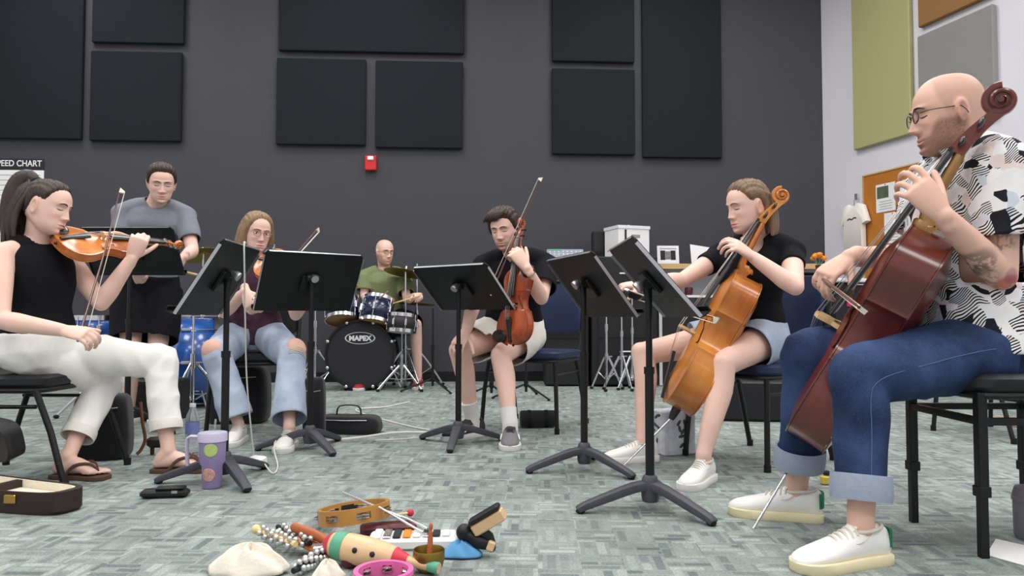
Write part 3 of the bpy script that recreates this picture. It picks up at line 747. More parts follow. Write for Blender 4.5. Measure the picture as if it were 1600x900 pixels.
def face_disp(x, z, sex):
    d = np.zeros_like(x); ax = np.abs(x); m = 1.0 if sex == 'm' else .8
    t = np.clip((.016-z)/(.016+.041), 0, 1.0); h = .0045+.0245*(t**1.15); h = h*np.where(z < -.038, np.exp(-((z+.038)/.0085)**2), 1)*np.where(z > .012, np.exp(-((z-.012)/.012)**2), 1)
    h = h*.93; d += m*h*np.exp(-np.abs(x/(.0075+.0060*np.clip(t, 0, 1)))**2.6)
    d += m*.009*G2(ax, z, .013, -.043, .0065, .007)
    d -= .012*G2(ax, z, .031, .001, .017, .0115)
    d += .0065*G2(ax, z, .031, -.001, .0125, .0075)
    d += m*.0055*G2(ax, z, .028, .021, .022, .007)
    d += .004*G2(ax, z, .045, -.03, .018, .014)
    d += .0052*G2(x, z, 0, -.0685, .017, .004)+.0066*G2(x, z, 0, -.081, .014, .0045)
    d -= .0052*G2(x, z, 0, -.0745, .022, .0019)
    d -= .0022*G2(ax, z, .031, .0075, .016, .0022)
    d -= .003*G2(ax, z, .020, -.055, .007, .010)
    d -= .004*G2(x, z, 0, -.092, .022, .006)
    d += (.009 if sex == 'm' else .005)*G2(x, z, 0, -.108, .022, .011)
    return d
def head_rings(sex, s, detail=True, off=None, wide=1.0):
    zs = np.concatenate([np.linspace(-.122, -.1, 10), np.linspace(-.098, .03, 66), np.linspace(.034, .116, 26), [.117]])
    nphi = 96; ph = np.arange(nphi)/nphi*2*np.pi
    P = np.zeros((len(zs), nphi, 3))
    from_z = lambda A: np.interp(zs, HZ, A)
    def smooth_prof(A):
        p = catmull([V(a, b, 0) for a, b in zip(HZ, A)], 6); return np.interp(zs, [q.x for q in p], [q.y for q in p])
    f, b, w_ = smooth_prof(HF), smooth_prof(HBK), smooth_prof(HW)*wide
    c = (f+b)/2; c = c*.55
    sn, cs = np.sin(ph), np.cos(ph)
    for i, z in enumerate(zs):
        ext = np.where(cs > 0, f[i]-c[i], c[i]-b[i])
        e = np.where(cs > 0, .86, .95)
        X = w_[i]*np.sign(sn)*np.abs(sn)**.92; Y = c[i]+ext*np.sign(cs)*np.abs(cs)**e
        if detail:
            wgt = sstep(.15, .55, cs); Y = Y+face_disp(X, np.full_like(X, z), sex)*wgt
        P[i, :, 0] = X; P[i, :, 1] = Y; P[i, :, 2] = z
    return P*s, zs, ph
def head_local(mb, sex, s, m4):
    P, zs, ph = head_rings(sex, s)
    mb.rings([[tuple(p) for p in r_] for r_ in P], m4)
    for sx in (-1, 1):
        # ear: rim + shell
        e = m4@T(sx*.0755*s, -.012*s, -.012*s)@RZ(-sx*22)@RY(sx*8)@RX(-8)
        mb.torus((0,0,0), .021*s, .0055*s, e@RY(90), n=24, m=8, sx=1.38, sy=.78)
        mb.ell((0,.004*s,-.002*s), (.005*s,.014*s,.024*s), e, n=12, m=8)
        mb.ell((0,.006*s,-.024*s), (.006*s,.009*s,.010*s), e, n=10, m=6)
def face_pt(x, z, sex, s, m4, out=.0):
    f = np.interp(z, HZs, HFs); b = np.interp(z, HZs, HBs); w_ = np.interp(z, HZs, HWs); c = (f+b)/2*.55
    sn = min(1, abs(x)/w_)**(1/.92); cs = math.sqrt(max(0, 1-sn*sn))
    y = c+(f-c)*cs**.86+float(face_disp(np.array([x]), np.array([z]), sex)[0])*float(sstep(.15, .55, np.array([cs]))[0])
    nx = x*6
    return m4@(V(x, y+out, z)*s)
# ---- limbs
LEN = dict(upper=.295, fore=.255, thigh=.43, shin=.425)
def mid_joint(A, B, px, py, la, lb, d0):
    best = None
    for i in range(400):
        d = d0-.7+1.4*i/399; p = pt(px, py, d)
        e = ((p-A).length-la)**2+((p-B).length-lb)**2
        if best is None or e < best[0]: best = (e, p)
    return best[1]
def hand(mb, W, D, N, Tt, s, curls, thumb=None, spread=0.0, nails=None):
    """W wrist, D wrist->knuckles, N palm normal, Tt thumb side; curls: four (mcp,pip,dip)"""
    D = D.normalized(); N = (N-D*N.dot(D)).normalized(); Tt = (Tt-D*Tt.dot(D)-N*Tt.dot(N)).normalized()
    mb.tube([W-D*.03*s, W, W+D*.035*s, W+D*.07*s, W+D*.093*s], [(.025*s,.020*s),(.026*s,.019*s),(.035*s,.0185*s),(.041*s,.016*s),(.040*s,.012*s)], 14, side=Tt, cap='round', sm=2)
    mb.ell(W+D*.035*s+Tt*.022*s+N*.009*s, (.016*s,.016*s,.027*s), M4(frame_to(D+Tt*.3), V(0,0,0)), n=10, m=8)
    FL = [(.043,.026,.021),(.047,.030,.022),(.043,.028,.021),(.034,.021,.018)]
    for i in range(4):
        k = (1.5-i)
        p = W+D*(.090-.004*abs(k-.5))*s+Tt*(k*.0205*s); d = (D+Tt*(k*(.05+spread))).normalized()
        pts = [p-D*.012*s, p]; ang = 0
        for L_, c in zip(FL[i], curls[i]):
            ang += c; q = d*math.cos(R(ang))+N*math.sin(R(ang)); p = p+q*L_*s; pts.append(p)
        r0 = (.0094 if i < 3 else .0082)*s
        mb.tube(pts, [r0, r0, r0*.96, r0*.88, r0*.74], 10, cap='round', sm=2)
    p = W+D*.026*s+Tt*.024*s+N*.006*s
    th = thumb or (D*.62+Tt*.62+N*.38)
    d = th.normalized(); pts = [p]; 
    for L_, b in ((.040,0),(.031,.25),(.025,.5)):
        q = (d+(D*.6+N*.4)*b).normalized(); p = p+q*L_*s; pts.append(p)
    mb.tube(pts, [.0135*s,.0115*s,.0102*s,.0085*s], 10, cap='round', sm=2)
RELAX = [(25,35,20),(30,40,25),(35,45,25),(40,45,25)]
GRIP = [(55,70,40),(60,75,40),(62,75,40),(65,70,40)]
BOWG = [(35,50,30),(42,55,30),(45,55,30),(30,50,30)]
class Person: pass
def ring_loft(mb, rows, sm=3, n=28, pw=2.4):
    """rows: (centre, left, fwd, a, bf, bb)"""
    cs = catmull([r[0] for r in rows], sm); L_ = catmull([r[1] for r in rows], sm); F_ = catmull([r[2] for r in rows], sm)
    rad = lerpn([tuple(r[3:6]) for r in rows], sm); rings = []
    for c, l, f, (a, bf, bb) in zip(cs, L_, F_, rad):
        l = l.normalized(); f = (f-l*f.dot(l)).normalized(); rg = []
        for i in range(n):
            t = 2*math.pi*i/n; x, y = math.cos(t), math.sin(t)
            x = math.copysign(abs(x)**(2/pw), x); y = math.copysign(abs(y)**(2/pw), y)
            rg.append(c+l*(a*x)+f*((bf if y > 0 else bb)*y))
        rings.append(rg)
    mb.rings(rings)
def az_vec(az): return V(math.sin(R(az)), -math.cos(R(az)), 0)
def make_person(label, c):
    """c: dict of pose and look"""
    P = Person(); sex = c.get('sex', 'm'); s = c.get('s', 1.0); k = s*(1 if sex == 'm' else .92)
    P.c = c; P.sex = sex; P.s = s; P.k = k
    pel, chest = c['pelvis'], c['chest']
    Fh, Fs = az_vec(c['az_hip']), az_vec(c['az_sh'])
    Z = V(0,0,1); Lh, Ls = Z.cross(Fh), Z.cross(Fs)
    up = (chest-pel).normalized(); P.up = up
    tilt = c.get('sh_tilt', 0)
    Ls = (Quaternion(Fs, R(tilt))@Ls).normalized()
    sw = c.get('sw', .178 if sex == 'm' else .158)*s
    drop = up*(-.055*s)
    P.sh = {'l': c.get('sh_l', chest+Ls*sw+drop), 'r': c.get('sh_r', chest-Ls*sw+drop)}
    P.hip = {'l': pel+Lh*.092*s, 'r': pel-Lh*.092*s}
    P.pel, P.chest, P.Lh, P.Ls, P.Fh, P.Fs = pel, chest, Lh, Ls, Fh, Fs
    P.wr, P.el, P.kn, P.an = {}, {}, {}, {}
    for q in 'lr':
        P.wr[q] = c['wr_'+q]
        e = c['el_'+q]
        P.el[q] = e if isinstance(e, Vector) else mid_joint(P.sh[q], P.wr[q], e[0], e[1], LEN['upper']*k, LEN['fore']*k, (P.sh[q].y+P.wr[q].y)/2)
        P.an[q] = c['an_'+q]
        e = c['kn_'+q]
        P.kn[q] = e if isinstance(e, Vector) else mid_joint(P.hip[q], P.an[q], e[0], e[1], LEN['thigh']*k, LEN['shin']*k, (P.hip[q].y+P.an[q].y)/2)
    print('PERSON', label[:28], 'k %.2f' % k, 'torso %.2f' % (chest-pel).length, *['%s ua %.2f fa %.2f th %.2f sh %.2f' % (q, (P.el[q]-P.sh[q]).length, (P.wr[q]-P.el[q]).length, (P.kn[q]-P.hip[q]).length, (P.an[q]-P.kn[q]).length) for q in 'lr'], 'pelz %.2f' % pel.z, 'chestz %.2f' % chest.z)
    hc = c['head']; P.hc = hc
    hf = az_vec(c['az_head']); hl = Z.cross(hf)
    q = Quaternion(hl, R(c.get('pitch', 0))); hf2 = q@hf; hu = q@Z
    q = Quaternion(hf2, R(c.get('roll', 0))); hl = q@hl; hu = q@hu
    hs = c.get('hs', 1.0 if sex == 'm' else .94)*s; P.hs = hs
    P.hm = M4(Matrix((hl, hf2, hu)).transposed(), hc); P.hf = hf2; P.hu = hu
    root = thing('person', label, 'person', (pel.x, pel.y, 0)); P.root = root
    # ---- body volumes
    mb = MB(); th = c.get('thin', 1.0)
    def rows(e, top=1.0, bot=-.16, g=1.0):
        T_ = (chest-pel); w = 1.0 if sex == 'm' else .90
        R_ = [(-.16,.13,.095,.10),(0,.170,.115,.125),(.18,.158,.110,.115),(.40,.140,.105,.098),(.62,.155,.118,.100),(.80,.165,.118,.105),(.91,.145,.090,.090),(.97,.095,.068,.072),(1.02,.058,.055,.055)]
        if sex == 'f': R_ = [(-.16,.14,.10,.11),(0,.185,.115,.14),(.18,.165,.112,.115),(.40,.132,.102,.095),(.62,.150,.130,.095),(.80,.160,.115,.100),(.91,.145,.085,.088),(.97,.095,.062,.070),(1.02,.052,.05,.05)]
        out = []
        bl = c.get('slump', .0)
        for f, a, bf, bb in R_:
            if f < bot-.001 or f > top+.001: continue
            cc = pel+T_*f-Fs*(math.sin(math.pi*min(max(f,0),1))*bl)
            l = (Lh*(1-f)+Ls*f).normalized() if 0 <= f <= 1 else (Lh if f < 0 else Ls)
            fw = (Fh*(1-f)+Fs*f) if 0 <= f <= 1 else (Fh if f < 0 else Fs)
            fw = (fw-up*fw.dot(up)).normalized(); l2 = up.cross(fw).normalized()
            l = (l*.5+l2*.5).normalized()
            q_ = s*w*th*g
            out.append((cc, l, fw, a*q_+e, bf*q_+e, bb*q_+e))
        return out
    P.rows = rows
    ring_loft(mb, rows(-.012 if c.get('shirt') else 0))
    nb = chest-up*.02; ht = P.hm@(V(0,-.022,-.055)*hs)
    nr = (.058 if sex == 'm' else .048)*s
    mb.tube([chest-up*.08, nb+ (ht-nb)*.1, nb+(ht-nb)*.55, ht], [nr*1.25, nr*1.12, nr*.98, nr*.98], 18, cap='round', sm=3)
    for q in 'lr':
        sg = 1 if q == 'l' else -1
        mb.tube([nb+(ht-nb)*.30, nb+(P.sh[q]-nb)*.45+up*.012*s, P.sh[q]], [.030*s,.042*s,.046*s*th], 12, cap='round', sm=3)
    P.arm_r = lambda q: [.050*k*th,.047*k*th,.041*k*th,.040*k*th,.036*k*th,.0265*k]
    for q in 'lr':
        S, E, W = P.sh[q], P.el[q], P.wr[q]
        mb.tube([S, S+(E-S)*.35, S+(E-S)*.8, E], [.052*k*th,.050*k*th,.041*k*th,.037*k*th], 14, cap='round', sm=3)
        mb.tube([E, E+(W-E)*.25, E+(W-E)*.6, W], [.0375*k*th,.043*k*th,.036*k*th,(.027*k)], 14, cap='round', sm=3)
        H, K_, A = P.hip[q], P.kn[q], P.an[q]
        f1 = .80 if c.get('pants') == 'long' else 1.0
        mb.tube([H, H+(K_-H)*.3, H+(K_-H)*.75, K_], [.088*k*f1*th,.084*k*f1*th,.064*k*f1*th,.055*k*f1*th], 16, cap='round', sm=3)
        bk = (V(0,0,1).cross(K_-A)); 
        calf = ((H-K_).normalized()+(A-K_).normalized()*-.0); calf = (calf-(A-K_).normalized()*calf.dot((A-K_).normalized())).normalized()
        mb.tube([K_, K_+(A-K_)*.28+calf*.016*k, K_+(A-K_)*.62+calf*.008*k, A+(K_-A)*.08, A], [.054*k*f1*th,.057*k*f1*th,.043*k*(f1+.05)*th,.0335*k,.034*k], 16, cap='round', sm=3)
        mb.ell(K_+((K_-H).normalized()+(K_-A).normalized())*.012*k, (.047*k*f1,)*3, n=12, m=8)
    for q in 'lr':
        hd = c['hand_'+q]
        hand(mb, P.wr[q], hd['D'], hd['N'], hd['T'], k*c.get('hand_s', 1.04), hd.get('curl', RELAX), hd.get('thumb'), hd.get('spread', 0))
    for q in 'lr':
        f = c.get('foot_'+q); A = P.an[q]
        if f is None: continue
        hd_ = V(f.x, f.y, 0).normalized(); sd = V(-hd_.y, hd_.x, 0)
        if c.get('barefoot'):
            b0 = V(A.x, A.y, c.get('sole', .018))
            mb.tube([A, b0-hd_*.03*k+V(0,0,.045*k), b0-hd_*.045*k+V(0,0,.028*k)], [.034*k,.034*k,.027*k], 12, cap='round', sm=2)
            mb.tube([b0-hd_*.045*k+V(0,0,.026*k), b0+hd_*.03*k+V(0,0,.042*k), b0+hd_*.09*k+V(0,0,.03*k), b0+hd_*.135*k+V(0,0,.017*k)], [(.028*k,.026*k),(.034*k,.040*k),(.042*k,.027*k),(.044*k,.015*k)], 14, side=sd, cap='round', sm=3)
            ins = f.z if abs(f.z) > .01 else 1
            for i in range(5):
                off = (2-i)*.0175*k*(1 if ins > 0 else -1); L_ = (.052,.048,.042,.036,.028)[i]*k; r_ = (.0125,.009,.0085,.008,.0075)[i]*k
                p0 = b0+hd_*(.128-.006*i)*k+sd*off+V(0,0,.013*k)
                mb.tube([p0, p0+hd_*L_*.6+V(0,0,.002*k), p0+hd_*L_-V(0,0,.003*k)], [r_, r_, r_*.85], 8, cap='round', sm=2)
        else:
            b0 = V(A.x, A.y, .035)
            mb.tube([A, b0+hd_*.01+V(0,0,.02), b0+hd_*.12*k], [.032*k,.032*k,.022*k], 10, cap='round')
    head_local(mb, sex, hs, P.hm)
    vox = c.get('voxel', .0045)
    co, ed, fs = remesh(mb, vox)
    # smoothing: stronger on trunk, weak on face and hands
    hmi = np.array(P.hm.inverted()); lc = (co@hmi[:3, :3].T+hmi[:3, 3])/hs
    dh = np.linalg.norm(lc, axis=1); wgt = np.clip((dh-.13)/.05, .12, 1)
    for q in 'lr':
        d = np.linalg.norm(co-np.array(P.wr[q]+c['hand_'+q]['D'].normalized()*.09*k), axis=1); wgt = np.minimum(wgt, np.clip((d-.10)/.05, .2, 1))
        if c.get('barefoot'):
            d = np.linalg.norm(co-np.array(P.an[q]), axis=1); wgt = np.minimum(wgt, np.clip((d-.25)/.05, .25, 1)*0+np.where(d < .26, .35, 1))
    co = smooth_np(co, ed, int(8*.0045/vox*.8)+3, wgt)
    # refine the face: subdivide it and lay it on the exact face surface
    def loc(a): return (a@hmi[:3, :3].T+hmi[:3, 3])/hs
    lc = loc(co); inf = (lc[:, 1] > .035) & (np.abs(lc[:, 0]) < .058) & (lc[:, 2] > -.113) & (lc[:, 2] < .062)
    bm = bmesh.new(); bv = [bm.verts.new(p) for p in co.tolist()]
    for f in fs: bm.faces.new([bv[i] for i in f])
    bm.verts.index_update(); es = [q for q in bm.edges if inf[q.verts[0].index] and inf[q.verts[1].index]]
    bmesh.ops.subdivide_edges(bm, edges=es, cuts=2 if c.get('near') else 1, use_grid_fill=True)
    bm.verts.index_update(); co = np.array([v_.co[:] for v_ in bm.verts]); fs = [tuple(v_.index for v_ in f.verts) for f in bm.faces]; bm.free()
    lc = loc(co); X, Y, Z_ = lc[:, 0], lc[:, 1], lc[:, 2]
    f_, b_, w_ = [np.interp(Z_, HZs, A) for A in (HFs, HBs, HWs)]; c_ = (f_+b_)/2*.55
    sn = np.clip(np.abs(X)/w_, 0, 1)**(1/.92); cs = np.sqrt(np.clip(1-sn*sn, 0, 1))
    ya = c_+(f_-c_)*cs**.86+face_disp(X, Z_, sex)*sstep(.15, .55, cs)
    wf = sstep(.030, .042, Y)*sstep(.058, .048, np.abs(X))*sstep(-.113, -.104, Z_)*sstep(.062, .05, Z_)*(np.abs(ya-Y) < .02)
    lc[:, 1] = Y*(1-wf)+ya*wf
    hm_ = np.array(P.hm); co2 = (lc*hs)@hm_[:3, :3].T+hm_[:3, 3]; co = co*(1-wf[:, None])+co2*wf[:, None]
    dh = np.linalg.norm(lc, axis=1)
    # skin colouring
    col = np.ones((len(co), 3)); x, y, z = lc[:, 0], lc[:, 1], lc[:, 2]; front = sstep(.03, .06, y)*(dh < .17)
    def tint(w_, t): 
        nonlocal col
        w_ = np.clip(w_, 0, 1)[:, None]; col = col*(1-w_)+col*np.array(t)*w_
    lip = (G2(x, z, 0, -.0745, .024, .0095) > .42)*front
    tint(lip*(.75 if sex == 'f' else .55), (.86, .55, .55))
    tint(.35*G2(np.abs(x), z, .045, -.032, .022, .018)*front, (.98, .74, .70))
    tint(.3*G2(np.abs(x), z, .0, -.043, .014, .010)*front, (.97, .72, .68))
    tint(.6*sstep(.073, .079, np.abs(x))*G2(y, z, -.015, -.012, .035, .045), (.98,.76,.72))
    if c.get('stubble'):
        zl_ = -.058+.040*sstep(.040, .068, np.abs(x)); st = sstep(zl_+.008, zl_-.016, z)*(dh < .17)*sstep(-.045, -.015, y+.0*z)*(z > -.14)
        st = np.maximum(st, G2(x, z, 0, -.060, .026, .007)*front)
        spk = .8+.3*(np.random.RandomState(3).rand(len(co))-.5); tint(st*(1-lip*.8)*c['stubble']*spk*1.1, (.36,.29,.25))
    if c.get('shave'):
        hl = HAIRLINES['short']; th_ = np.arctan2(np.abs(x), y); zh_ = np.interp(th_, [a for a, b in hl], [b for a, b in hl]); rec = .045*sstep(1.2, .4, th_)
        sc = sstep(-.01, .035, z-zh_-rec)*(dh < .15)
        tint(sc*c['shave'], (.60,.58,.58))
    if 'paint' in c: col = c['paint'](P, co, col)
    P.body = mesh_np('body', co, fs, c.get('skin', 'skin'), root, col)
    # ---- brows, lashes, eyes
    for sg, nm in ((1,'l'),(-1,'r')):
        mb = MB(); pts = [face_pt(sg*x_, z_, sex, hs, P.hm, .0015) for x_, z_ in ((.012,.0175),(.022,.0215),(.034,.0225),(.047,.0165))]
        mb.tube(pts, [.0018*hs,.0034*hs,.0032*hs,.0012*hs], 8, sm=3, cap='round'); build('eyebrow', mb, c.get('brow', 'hair_brown'), root, world=True)
        if c.get('eyes_open'):
            mb = MB(); mb.ell(face_pt(sg*.031, -.001, sex, hs, P.hm, -.0035), (.0115*hs,.0075*hs,.0062*hs), M4(P.hm.to_3x3(), V(0,0,0))); e = build('eye', mb, 'eye_white', root, world=True)
            mb = MB(); mb.ell(face_pt(sg*.031, -.0015, sex, hs, P.hm, .0015), (.0048*hs,.0035*hs,.0050*hs), M4(P.hm.to_3x3(), V(0,0,0)), n=12, m=8); build('iris', mb, 'eye_dark', e, world=True)
        op = c.get('eyes_open')
        mb = MB(); pts = [face_pt(sg*x_, z_, sex, hs, P.hm, .0006) for x_, z_ in (((.019,.0005),(.026,.0042),(.034,.0044),(.0435,.0)) if op else ((.019,-.0035),(.026,-.0068),(.034,-.0074),(.0445,-.0055)))]
        mb.tube(pts, [.0009*hs,.0017*hs,.0020*hs,.0014*hs], 6, sm=3, cap='round'); build('eyelash', mb, 'lash', root, world=True)
    return P
def garment(P, name, mb, m, voxel=.007, it=6, amp=.003, freq=28, seed=1, openings=(), stretch=(1,1,1), label=None, colf=None):
    co, ed, fs = remesh(mb, voxel); co = smooth_np(co, ed, it)
    n, fn, fc = normals_np(co, fs)
    if amp: co = co+n*(folds(co, seed, freq, stretch)*amp)[:, None]
    co = smooth_np(co, ed, 1)
    keep = np.ones(len(fs), bool)
    for (p, ax, rad, depth) in openings:
        ax = np.array(ax.normalized()); d = (fc-np.array(p)); h = d@ax; r_ = np.linalg.norm(d-h[:, None]*ax, axis=1)
        keep &= ~((h > -depth) & (h < depth*3) & (r_ < rad) & (fn@ax > .45))
        keep &= ~((h > 0) & (h < .12) & (r_ < rad))
    cnt = {}
    for f, kq in zip(fs, keep):
        if not kq: continue
        for i in range(len(f)):
            a, b = f[i], f[(i+1) % len(f)]; key = (a, b) if a < b else (b, a); cnt[key] = cnt.get(key, 0)+1
    be = np.array([q for q, v_ in cnt.items() if v_ == 1], dtype=np.int64)
    if len(be):
        bvs = np.unique(be); wb = np.zeros(len(co)); wb[bvs] = 1
        for (p, ax, rad, depth) in openings:              # level the rim, then smooth it
            axn = np.array(ax.normalized()); d = co[bvs]-np.array(p); h = d@axn; r_ = np.linalg.norm(d-h[:, None]*axn, axis=1)
            s_ = (np.abs(h) < .05) & (r_ < rad+.04)
            if s_.any() and rad < .3: co[bvs[s_]] -= np.outer(h[s_]-np.median(h[s_]), axn)*.8
        co = smooth_np(co, be, 30, wb)
    o = mesh_np(name, co, fs, m, P.root, None if colf is None else colf(co), keep)
    sd = o.modifiers.new('solid', 'SOLIDIFY'); sd.thickness = .0025; sd.offset = 0
    if label: o['label'] = label
    return o
def shirt(P, m, name='t_shirt', ease=.012, sleeve=.55, sl_ease=.016, hem=-.05, neck=.99, amp=.004, freq=26, flare=.0, seed=2, **k):
    mb = MB(); c = P.c
    rw_ = P.rows(ease, top=.98, bot=-.16)
    T_ = P.chest-P.pel
    rows = [r for r in rw_ if (r[0]-P.pel).dot(P.up)/T_.length > hem-.02]
    if flare:
        rows = [(r[0], r[1], r[2], r[3]+flare*max(0, .5-i*.15), r[4]+flare*max(0, .5-i*.15), r[5]+flare*max(0, .5-i*.15)) for i, r in enumerate(rows)]
    # bottom ring at the hem
    r0 = rows[0]; b = P.pel+T_*hem
    rows = [(b, r0[1], r0[2], r0[3], r0[4], r0[5])]+[r for r in rows if (r[0]-b).dot(P.up) > .015]
    ring_loft(mb, rows)
    op = [(b, -P.up, .5, .02)]
    for q in 'lr':
        S, E = P.sh[q], P.el[q]; th = c.get('thin', 1.0)
        if sleeve: mb.tube([P.chest-P.up*.02, P.chest+(S-P.chest)*.5+P.up*.012, S+(S-P.chest).normalized()*.01], [.052*P.s+ease,.048*P.s+ease,.050*P.s*th+ease], 14, cap='round', sm=3)
        else: mb.tube([P.chest-P.up*.03, P.chest+(S-P.chest)*.42+P.up*.010, P.chest+(S-P.chest)*.55-P.up*.0], [.050*P.s+ease,.044*P.s+ease,.030*P.s+ease], 14, cap='round', sm=3)
        if sleeve:
            e = S+(E-S)*sleeve
            mb.tube([S, S+(E-S)*sleeve*.5, e], [.052*P.k*th+sl_ease,.051*P.k*th+sl_ease*1.1,.049*P.k*th+sl_ease*1.25], 18, cap='flat', sm=3)
            op.append((e, E-S, .075*P.k*th+sl_ease, .012))
    op.append((P.chest+P.up*.015, (P.hm@(V(0,-.02,-.06)*P.hs))-P.chest, .062*P.s+ease*.5, .012))
    op += list(k.pop('openings', ()))
    return garment(P, name, mb, m, openings=op, amp=amp, freq=freq, seed=seed, **k)
def trousers(P, m, name='trousers', ease=.012, length=None, knee=.066, hem_r=.075, amp=.004, freq=24, thigh=.096, waist=.22, seed=3, cuff=None, **k):
    """length: 'short' with fraction of thigh or long with fraction of shin"""
    mb = MB(); kk = P.k; th = P.c.get('thin', 1.0)
    rows = [r for r in P.rows(ease, top=1, bot=-.16) if (r[0]-P.pel).length < waist*(P.chest-P.pel).length+.12 or (r[0]-P.pel).dot(P.up) < 0]
    T_ = P.chest-P.pel; rr2 = [r for r in rows if (r[0]-P.pel).dot(P.up)/T_.length <= waist+.001]
    ring_loft(mb, rr2)
    op = [(P.pel+T_*.18, P.up, .4, .02)] if False else []
    ends = {}
    for q in 'lr':
        H, K_, A = P.hip[q], P.kn[q], P.an[q]; ln = length[q] if isinstance(length, dict) else length
        if ln[0] == 'short':
            e = H+(K_-H)*ln[1]
            mb.tube([H, H+(K_-H)*ln[1]*.5, e], [thigh*kk*th+ease, thigh*kk*th+ease, hem_r], 20, cap='flat', sm=3)
            op.append((e, K_-H, hem_r+.03, .014)); ends[q] = (e, (K_-H).normalized())
        else:
            e = K_+(A-K_)*ln[1]; bend = ((K_-H).normalized()+(K_-A).normalized())*.012
            mb.tube([H, H+(K_-H)*.35, H+(K_-H)*.8, K_+bend, K_+(e-K_)*.25, K_+(e-K_)*.7, e], [thigh*kk*th+ease*.6, thigh*kk*th*.95+ease*.6, (thigh*.55+knee*.45)*kk*th, knee*kk, knee*kk*.98, (knee*.5+hem_r*.5)*kk, hem_r*kk], 20, cap='flat', sm=4)
            op.append((e, A-K_, hem_r*kk+.03, .012)); ends[q] = (e, (A-K_).normalized())
    P.hems = ends
    return garment(P, name, mb, m, openings=op, amp=amp, freq=freq, seed=seed, **k)
def cuff_ring(P, q, m, r, h=.05, name='cuff', up=.0, parent=None):
    e, d = P.hems[q]; mb = MB()
    prof = [(r*.90,-h/2),(r*.985,-h/2-.003),(r,-h/2+.004),(r*1.02,0),(r,h/2-.004),(r*.985,h/2+.003),(r*.90,h/2),(r*.88,0)]
    n = 28; m4 = M4(frame_to(d), e-d*up); vs = []; fs = []
    rings = [[(a*math.cos(2*math.pi*i/n), a*math.sin(2*math.pi*i/n), z) for i in range(n)] for a, z in prof]
    rings.append(rings[0]); mb.rings(rings, m4, cap0=False, cap1=False); return build(name, mb, m, parent or P.root, world=True)
